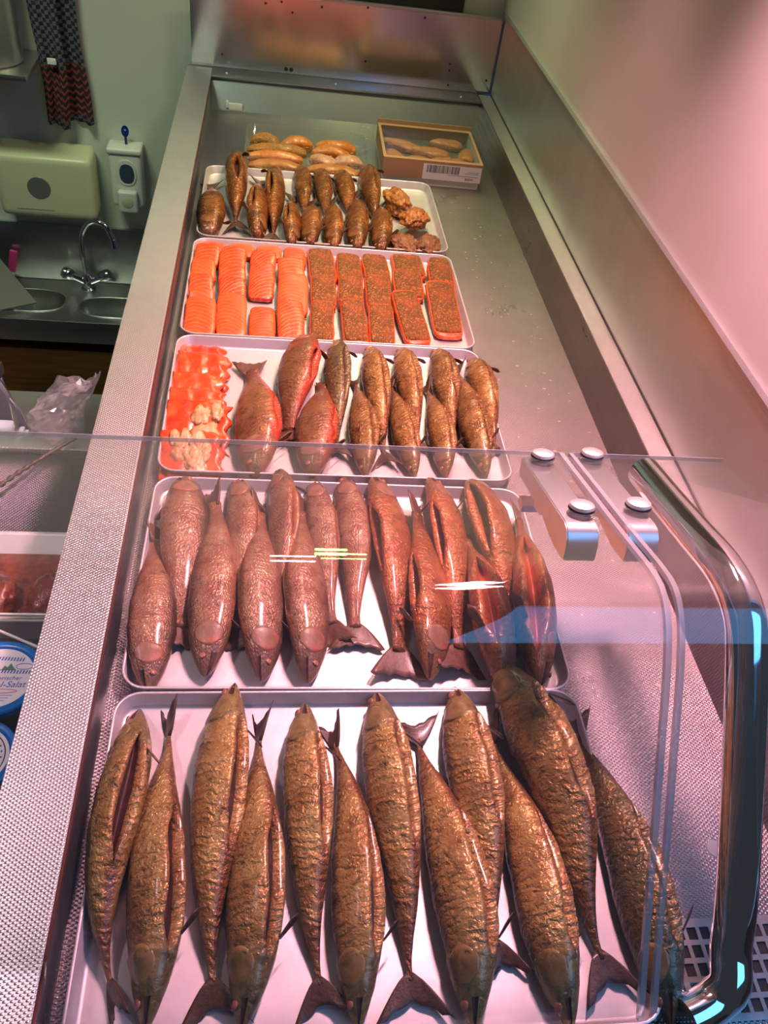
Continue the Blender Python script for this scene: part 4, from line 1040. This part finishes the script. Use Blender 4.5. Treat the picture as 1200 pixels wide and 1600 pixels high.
def tub(label, x, y, R_, zt):
    r = empty('salad_tub', (x, y, -.160), label, 'tub', 'salad tubs'); h = zt + .160
    lathe('cup', [(0, .001), (R_ * .80, .001), (R_ * .84, .004), (R_ * .93, h - .014), (R_ * .93, h - .012), (0, h - .012)], M_CLEAR, r, 40)
    ld = lathe('lid', [(0, h - .003), (R_ * .80, h - .003), (R_ * .83, h - .001), (R_ * .88, h), (R_ * .97, h), (R_, h - .002), (R_, h - .010), (R_ * .96, h - .011), (R_ * .955, h - .006), (0, h - .006)], M_BLUELID, r, 48)
    lb = lathe('paper_label', [(0, h - .0022), (R_ * .79, h - .0022), (R_ * .79, h - .0029), (0, h - .0029)], M_PAPER, r, 48)
    zl = h - .0019
    if zt > -.07:
        bmx = bmesh.new()
        for row, sgn in ((.50, 1), (.16, 1)):
            for i in range(-11, 12):
                xx = i * R_ * .066
                if math.hypot(xx, row * R_) < R_ * .72:
                    vs = [bmx.verts.new((xx + dx_, row * R_ + dy_ + .0008 * math.cos(i * .4), zl)) for dx_, dy_ in ((-.0012, -.003), (.0006, -.003), (.0020, .003), (.0002, .003))]
                    bmx.faces.new(vs)
        from_bm('printed_border', bmx, M_INKBLUE, lb, smooth=False)
        lettering('print', 'Oberbayerischer', R_ * .155, M_INKBLUE, lb, (.0, -R_ * .02, zl), thick=.0001, shear=.2)
        lettering('print', 'Kartoffel-Salat', R_ * .225, M_INKBLUE, lb, (.0, -R_ * .19, zl), thick=.0001, shear=.25)
        tube('printed_oval', [Vector((R_ * .5 * math.cos(a_), -R_ * .36 + R_ * .055 * math.sin(a_), zl)) for a_ in [2 * PI * k / 40 for k in range(41)]], .0004, M_INKRED, lb, n=6)
        for k, yy in enumerate((-.47, -.54, -.61)):
            box('printed_line', (-R_ * (.42 - k * .07), R_ * yy - .0003, zl - .0001), (R_ * (.42 - k * .07), R_ * yy + .0003, zl + .0001), M_INKBLUE, lb)
        bmx = bmesh.new(); vs = [bmx.verts.new((R_ * (.20 + .17 * u), R_ * (.26 + .13 * v), zl)) for u, v in ((-1, -.5), (-.6, .5), (-.25, .1), (.1, 1), (.5, .2), (1, -.5))]; bmx.faces.new(vs)
        from_bm('printed_hills', bmx, M_INKGREEN, lb, smooth=False)
        tube('printed_banner', [Vector((R_ * (.52 + .18 * math.cos(a_)), R_ * .30 + R_ * .08 * math.sin(a_), zl)) for a_ in [2 * PI * k / 30 for k in range(31)]], .0004, M_INKBLUE, lb, n=6)
    else:
        tube('printed_ring', [Vector((R_ * .70 * math.cos(a_), R_ * .70 * math.sin(a_), zl)) for a_ in [2 * PI * k / 48 for k in range(49)]], .0007, M_INKBLACK, lb, n=6)
        for k in range(26):
            a_ = 2 * PI * k / 26
            o = box('printed_mark', (R_ * .60, -.0012, zl - .0001), (R_ * .64, .0012, zl + .0001), M_INKBLUE, lb); o.rotation_euler.z = a_
tub('blue lidded round tub with white potato salad label beside the ledge', -.344, .672, .059, -.060)
tub('blue lidded round tub at the left picture edge, nearer than the salad label', -.350, .562, .054, -.072)

# plastic bag, tongs and skewer on the worktop
bm = bmesh.new(); bmesh.ops.create_icosphere(bm, subdivisions=4, radius=1)
for v in bm.verts:
    q = v.co.copy(); k = 1 + .30 * noise.noise(q * 1.5 + Vector((2.5, 0, 0))) + .30 * abs(noise.noise(q * 3.1)) - .26 * abs(noise.noise(q * 6.5 + Vector((4, 0, 0)))) + .10 * noise.noise(q * 14)
    x, y, z = q.x * .046 * k, q.y * .055 * k, q.z * .046 * k
    if q.z > 0: x += .060 * q.z * (1 + .3 * q.y); z *= 1.4 + .7 * max(0, q.x)
    v.co = Vector((x, y, max(z, -.030)))
lo = min(v.co.z for v in bm.verts)
for v in bm.verts: v.co.z -= lo
b_ = from_bm('plastic_bag', bm, M_BAG, smooth=False); b_.location = (-.368, 1.215, -.0695); tag(b_, 'crumpled clear plastic bag on the staff worktop against the display counter', 'bag')
tg = empty('steel_tongs', (-.447, 1.222, -.0695), 'steel tongs standing upside down with a dark joint on the staff worktop', 'tongs')
def blade_(x0, x1, w0, w1, yo, mm, h, nm):
    V = []; F = []
    for i in range(8):
        u = i / 7; xc = x0 + (x1 - x0) * u; w = w0 + (w1 - w0) * u
        for dx_, dy_ in ((-w, -.002), (w, -.002), (w, .002), (-w, .002)): V.append((xc + dx_, yo + dy_ + .006 * math.sin(u * PI), h * (1 - u)))
    for i in range(7):
        for k in range(4): F.append((i * 4 + k, i * 4 + (k + 1) % 4, i * 4 + 4 + (k + 1) % 4, i * 4 + 4 + k))
    F += [(0, 1, 2, 3), (28, 31, 30, 29)]
    o = mesh(nm, V, F, mm, tg); o.data.set_sharp_from_angle(angle=math.radians(40))
blade_(-.010, -.022, .007, .022, .004, M_STEEL, .105, 'arm'); blade_(-.004, .020, .004, .004, -.012, M_STEEL, .100, 'arm'); blade_(.012, .030, .0015, .0025, -.020, M_STEEL, .068, 'clip_wire')
box('joint', (-.021, -.014, .100), (.004, .010, .122), M_DARKRUB, tg, bevel=.004)
A_, B_ = at(118, 682, -.055), at(-30, 782, -.055)
sk, _ = catmull([Vector((A_.x, A_.y, -.058)), (A_ + B_) / 2 + Vector((0, 0, .004)), Vector((B_.x, B_.y, -.052))], 40)
s_ = tube('dark_skewer', sk, .0035, M_FIN, n=10, rs=[.0035 + .0012 * math.sin(i * 1.9) + .0008 * math.sin(i * 4.3) for i in range(40)]); tag(s_, 'long thin dark skewer lying over the worktop edge below the plastic bag', 'skewer')

# ------------------------------------------------------------------ hand basin
SZ = -.742
sk_ = empty('sink_unit', (-.75, 2.73, -1.60), 'stainless double sink on a brown wooden cabinet by the wall', 'sink')
def ks(o): return keep(o, sk_)
def oval(cx, cy, rx, ry, n=36, e=2.6):
    o = []
    for k in range(n):
        a_ = 2 * PI * k / n; c_, s2 = math.cos(a_), math.sin(a_)
        o.append((cx + rx * math.copysign(abs(c_) ** (2 / e), c_), cy + ry * math.copysign(abs(s2) ** (2 / e), s2)))
    return o
BWL = [(-.545, 2.715, .125, .068), (-.845, 2.735, .125, .075)]
ks(plate('basin_top', [(-1.45, 2.615), (-.275, 2.615), (-.275, 2.884), (-1.45, 2.884)], [oval(*b) for b in BWL], SZ - .004, SZ, M_STEEL))
ks(box('front_fascia', (-1.45, 2.606, SZ - .085), (-.275, 2.6145, SZ + .001), M_STEEL, bevel=.003))
for cx, cy, rx, ry in BWL:
    V = []; F = []
    for f_s, z in ((1.0, SZ + .001), (.985, SZ - .002), (.95, SZ - .05), (.86, SZ - .105), (.55, SZ - .118), (.12, SZ - .122)):
        V += [(x, y, z) for x, y in oval(cx, cy, rx * f_s, ry * f_s)]
    for i in range(5):
        for k in range(36): F.append((i * 36 + k, i * 36 + (k + 1) % 36, (i + 1) * 36 + (k + 1) % 36, (i + 1) * 36 + k))
    F.append(tuple(5 * 36 + k for k in range(36)))
    ks(mesh('basin_bowl', V, F, M_STEEL, recalc=False))
    ks(tube('bowl_rim', [Vector((x, y, SZ + .001)) for x, y in oval(cx, cy, rx, ry) + [oval(cx, cy, rx, ry)[0]]], .0025, M_STEEL, n=8))
holes = [[(-.462 + i * .012 + dx_ * .0038, SZ - .060 + j * .014 + dy_ * .0042) for dx_, dy_ in ((-1, -1), (1, -1), (1, 1), (-1, 1))] for i in range(3) for j in range(3)]
bmx = bmesh.new()
for i in range(3):
    for j in range(3): bm_box(bmx, (-.478 + i * .013, 2.7755, SZ - .058 + j * .014), (-.470 + i * .013, 2.7765, SZ - .049 + j * .014))
ks(from_bm('overflow_holes', bmx, M_BLACK, smooth=False))
ks(box('splashback', (-1.45, 2.886, SZ), (-.275, 2.898, -.525), M_STEEL, bevel=.003))
ks(box('cabinet', (-1.44, 2.625, -1.60), (-.280, 2.88, SZ - .130), M_WOOD))
fa = empty('mixer_tap', (-.655, 2.835, SZ), 'chrome mixer tap with swan neck and two knobs behind the sink', 'tap')
lathe('tap_base', [(0, 0), (.026, 0), (.026, .006), (.020, .012), (.018, .050), (.013, .062), (0, .064)], M_CHROME, fa, 24)
sp_, _ = catmull([Vector((0, 0, .055)), Vector((-.006, -.002, .15)), Vector((.006, -.006, .225)), Vector((.045, -.014, .272)), Vector((.090, -.024, .262)), Vector((.112, -.030, .215))], 40)
tube('spout', sp_, .0095, M_CHROME, fa, n=16)
tube('aerator', [sp_[-1] + Vector((-.0006, 0, .004)), sp_[-1] + Vector((.004, -.002, -.026))], .0125, M_CHROME, fa, n=16)
for sx in (-1, 1):
    d = Vector((sx * .078, -.012, .045)); s0_ = Vector((0, 0, .026))
    tube('handle_stem', [s0_, s0_ + d * .62], .0125, M_CHROME, fa, n=14)
    kb = tube('handle_knob', [s0_ + d * .60, s0_ + d * .70, s0_ + d * .95, s0_ + d * 1.06], .02, M_CHROME, fa, n=9, rs=[.014, .021, .022, .016])
p0, pb, pa = at(57, 474, SZ + .010), at(-110, 508, SZ + .010), aty(-45, 352, 2.872)
n_ = (pb - p0).cross(pa - p0).normalized() * .008
q = [p0, pb, pb + (pa - p0), pa]; c0 = sum(q, Vector()) / 4
bd = mesh('cutting_board', [v - c0 for v in q] + [v - c0 + n_ * (1 if n_.z > 0 else -1) for v in q], [(0, 1, 2, 3), (7, 6, 5, 4), (0, 4, 5, 1), (1, 5, 6, 2), (2, 6, 7, 3), (3, 7, 4, 0)], M_BOARD, smooth=False, loc=c0)
tag(bd, 'dark cutting board leaning over the left sink bowl', 'board')
bm = bmesh.new(); bm_box(bm, (-.014, -.008, 0), (.014, .008, .085), .006); pk = from_bm('pink_brush', bm, M_PINKP, angle=40)
pk.location = (-.925, 2.866, SZ + .035); pk.rotation_euler.y = .25; tag(pk, 'pink brush end sticking up behind the dark cutting board', 'brush')

# ------------------------------------------------------------------ things on the back wall
YW = 2.899
ds = empty('paper_dispenser', (-.738, YW, -.455), 'cream paper towel dispenser with a round grey window', 'dispenser')
bm = bmesh.new(); bm_box(bm, (-.155, -.115, 0), (.155, -.001, .222), .028, 4)
for v in bm.verts:
    if v.co.y < -.05: v.co.z -= .012 * (v.co.z / .222)
from_bm('housing', bm, M_CREAM, ds, angle=40)
w_ = lathe('sight_window', [(0, .0015), (.036, .001), (.037, 0), (0, 0)], M_GREYP, ds, 36); w_.rotation_euler = (PI / 2, 0, 0); w_.location = (-.020, -.1152, .105)
box('paper_slot', (-.10, -.1158, .030), (.02, -.1152, .0315), M_GREYP, ds)

so = empty('soap_dispenser', (-.482, YW, -.420), 'white wall soap dispenser with a dark oval window and push button', 'dispenser')
bm = bmesh.new(); bm_box(bm, (-.052, -.075, .010), (.052, -.001, .190), .012, 3); from_bm('housing', bm, M_WHITEP, so, angle=40)
bm = bmesh.new(); bm_box(bm, (-.056, -.080, .186), (.056, -.001, .206), .008, 3); from_bm('cover', bm, M_WHITEP, so, angle=40)
bz = plate('window_bezel', oval(0, 0, .030, .042, 32, 2.4), [oval(0, -.004, .024, .033, 32, 2.4)], 0, .003, M_WHITEP, so); bz.rotation_euler = (PI / 2, 0, 0); bz.location = (.004, -.0752, .128)
wn = plate('sight_window', oval(0, 0, .0235, .0325, 32, 2.4), [], 0, .0015, M_NAVY, so); wn.rotation_euler = (PI / 2, 0, 0); wn.location = (.004, -.0752, .124)
bm = bmesh.new(); bm_box(bm, (-.030, -.100, -.002), (.034, -.0752, .072), .009, 3); from_bm('push_button', bm, M_WHITEP, so, angle=40)
dm = lathe('button_dimple', [(0, .0006), (.018, .0012), (.020, .0)], M_CREAM, so, 28); dm.rotation_euler = (PI / 2, 0, 0); dm.location = (.002, -.1002, .036)
ky = empty('blue_key', (-.478, YW - .035, -.214), 'small blue key standing in the top of the soap dispenser', 'key')
box('shaft', (-.004, -.003, .0005), (.004, .003, .030), M_BLUEKEY, ky, bevel=.001)
kh = plate('bow', oval(0, 0, .012, .018, 24, 2.0), [oval(0, .004, .003, .003, 12, 2)], 0, .004, M_BLUEKEY, ky); kh.rotation_euler = (PI / 2, 0, 0); kh.location = (0, .002, .042)
# shelf, pot and towel in the far left corner
shf = box('wall_shelf', (-1.3, 2.66, .020), (-.708, 2.898, .036), M_STEEL, bevel=.003); tag(shf, 'steel wall shelf under the big pot', 'shelf')
pt = empty('steel_pot', (-.838, 2.775, .036), 'big dented steel pot on the wall shelf beside the towel', 'pot')
lathe('body', [(0, .001), (.095, .001), (.100, .006), (.101, .30), (.104, .302), (.104, .306), (.098, .306), (.097, .010), (0, .008)], M_STEEL, pt, 48)
tube('handle', [Vector((.09 * 0 + .02, -.100, .22)), Vector((.02, -.125, .22)), Vector((.06, -.118, .22)), Vector((.06, -.083, .22))], .005, M_STEEL, pt, n=10)
tw = empty('checked_towel', (-.652, 2.870, .34), 'black and grey checked towel with red striped hem hanging on the wall', 'towel')
def cloth(nm, x0, x1, x0b, x1b, ztop, zbot, yo, seed, slant=0):
    nx, nz = 28, 60; V = []; F = []; UV = []
    for g in (0, 1):
        for j in range(nz):
            v = j / (nz - 1)
            for i in range(nx):
                u = i / (nx - 1)
                xa = x0 + (x0b - x0) * v; xb = x1 + (x1b - x1) * v
                x = xa + (xb - xa) * u; f = .35 + .65 * v
                y = yo + .011 * f * math.sin(u * 9.5 + seed + v * 1.6) + .006 * math.sin(u * 21 + seed * 2 + v * 3) * f + (.003 if g else 0)
                z = ztop + (zbot + slant * (u - .5) - ztop) * v
                V.append((x + .004 * math.sin(v * 8 + seed), min(y, .026), z)); UV.append((u * .5 + seed * .1, 1 - v))
    k = nx * nz
    for j in range(nz - 1):
        for i in range(nx - 1):
            a_ = j * nx + i; F.append((a_, a_ + nx, a_ + nx + 1, a_ + 1)); F.append((k + a_, k + a_ + 1, k + a_ + nx + 1, k + a_ + nx))
    for j in range(nz - 1):
        for i in (0, nx - 1): a_ = j * nx + i; F.append((a_, a_ + nx, k + a_ + nx, k + a_))
    for i in range(nx - 1):
        for j in (0, nz - 1): a_ = j * nx + i; F.append((a_, a_ + 1, k + a_ + 1, k + a_))
    mesh(nm, V, F, M_TOWEL, tw, uv=UV)
cloth('rear_fold', -.035, .060, -.035, .075, 0, -.50, .008, 1.0, -.01)
cloth('front_fold', -.068, .022, -.055, .010, 0, -.505, -.030, 2.2, -.02)
bm = bmesh.new(); bm_box(bm, (-.030, -.048, -.318), (-.004, -.0445, -.300), .0015); from_bm('care_tag', bm, M_PAPER, tw)
hk = tube('hook_peg', [(0, .028, -.004), (0, -.05, -.004), (0, -.062, .012)], .006, M_STEEL, None, n=12); hk.location = (-.652, 2.870, .345); tag(hk, 'steel wall peg the checked towel hangs from', 'peg')
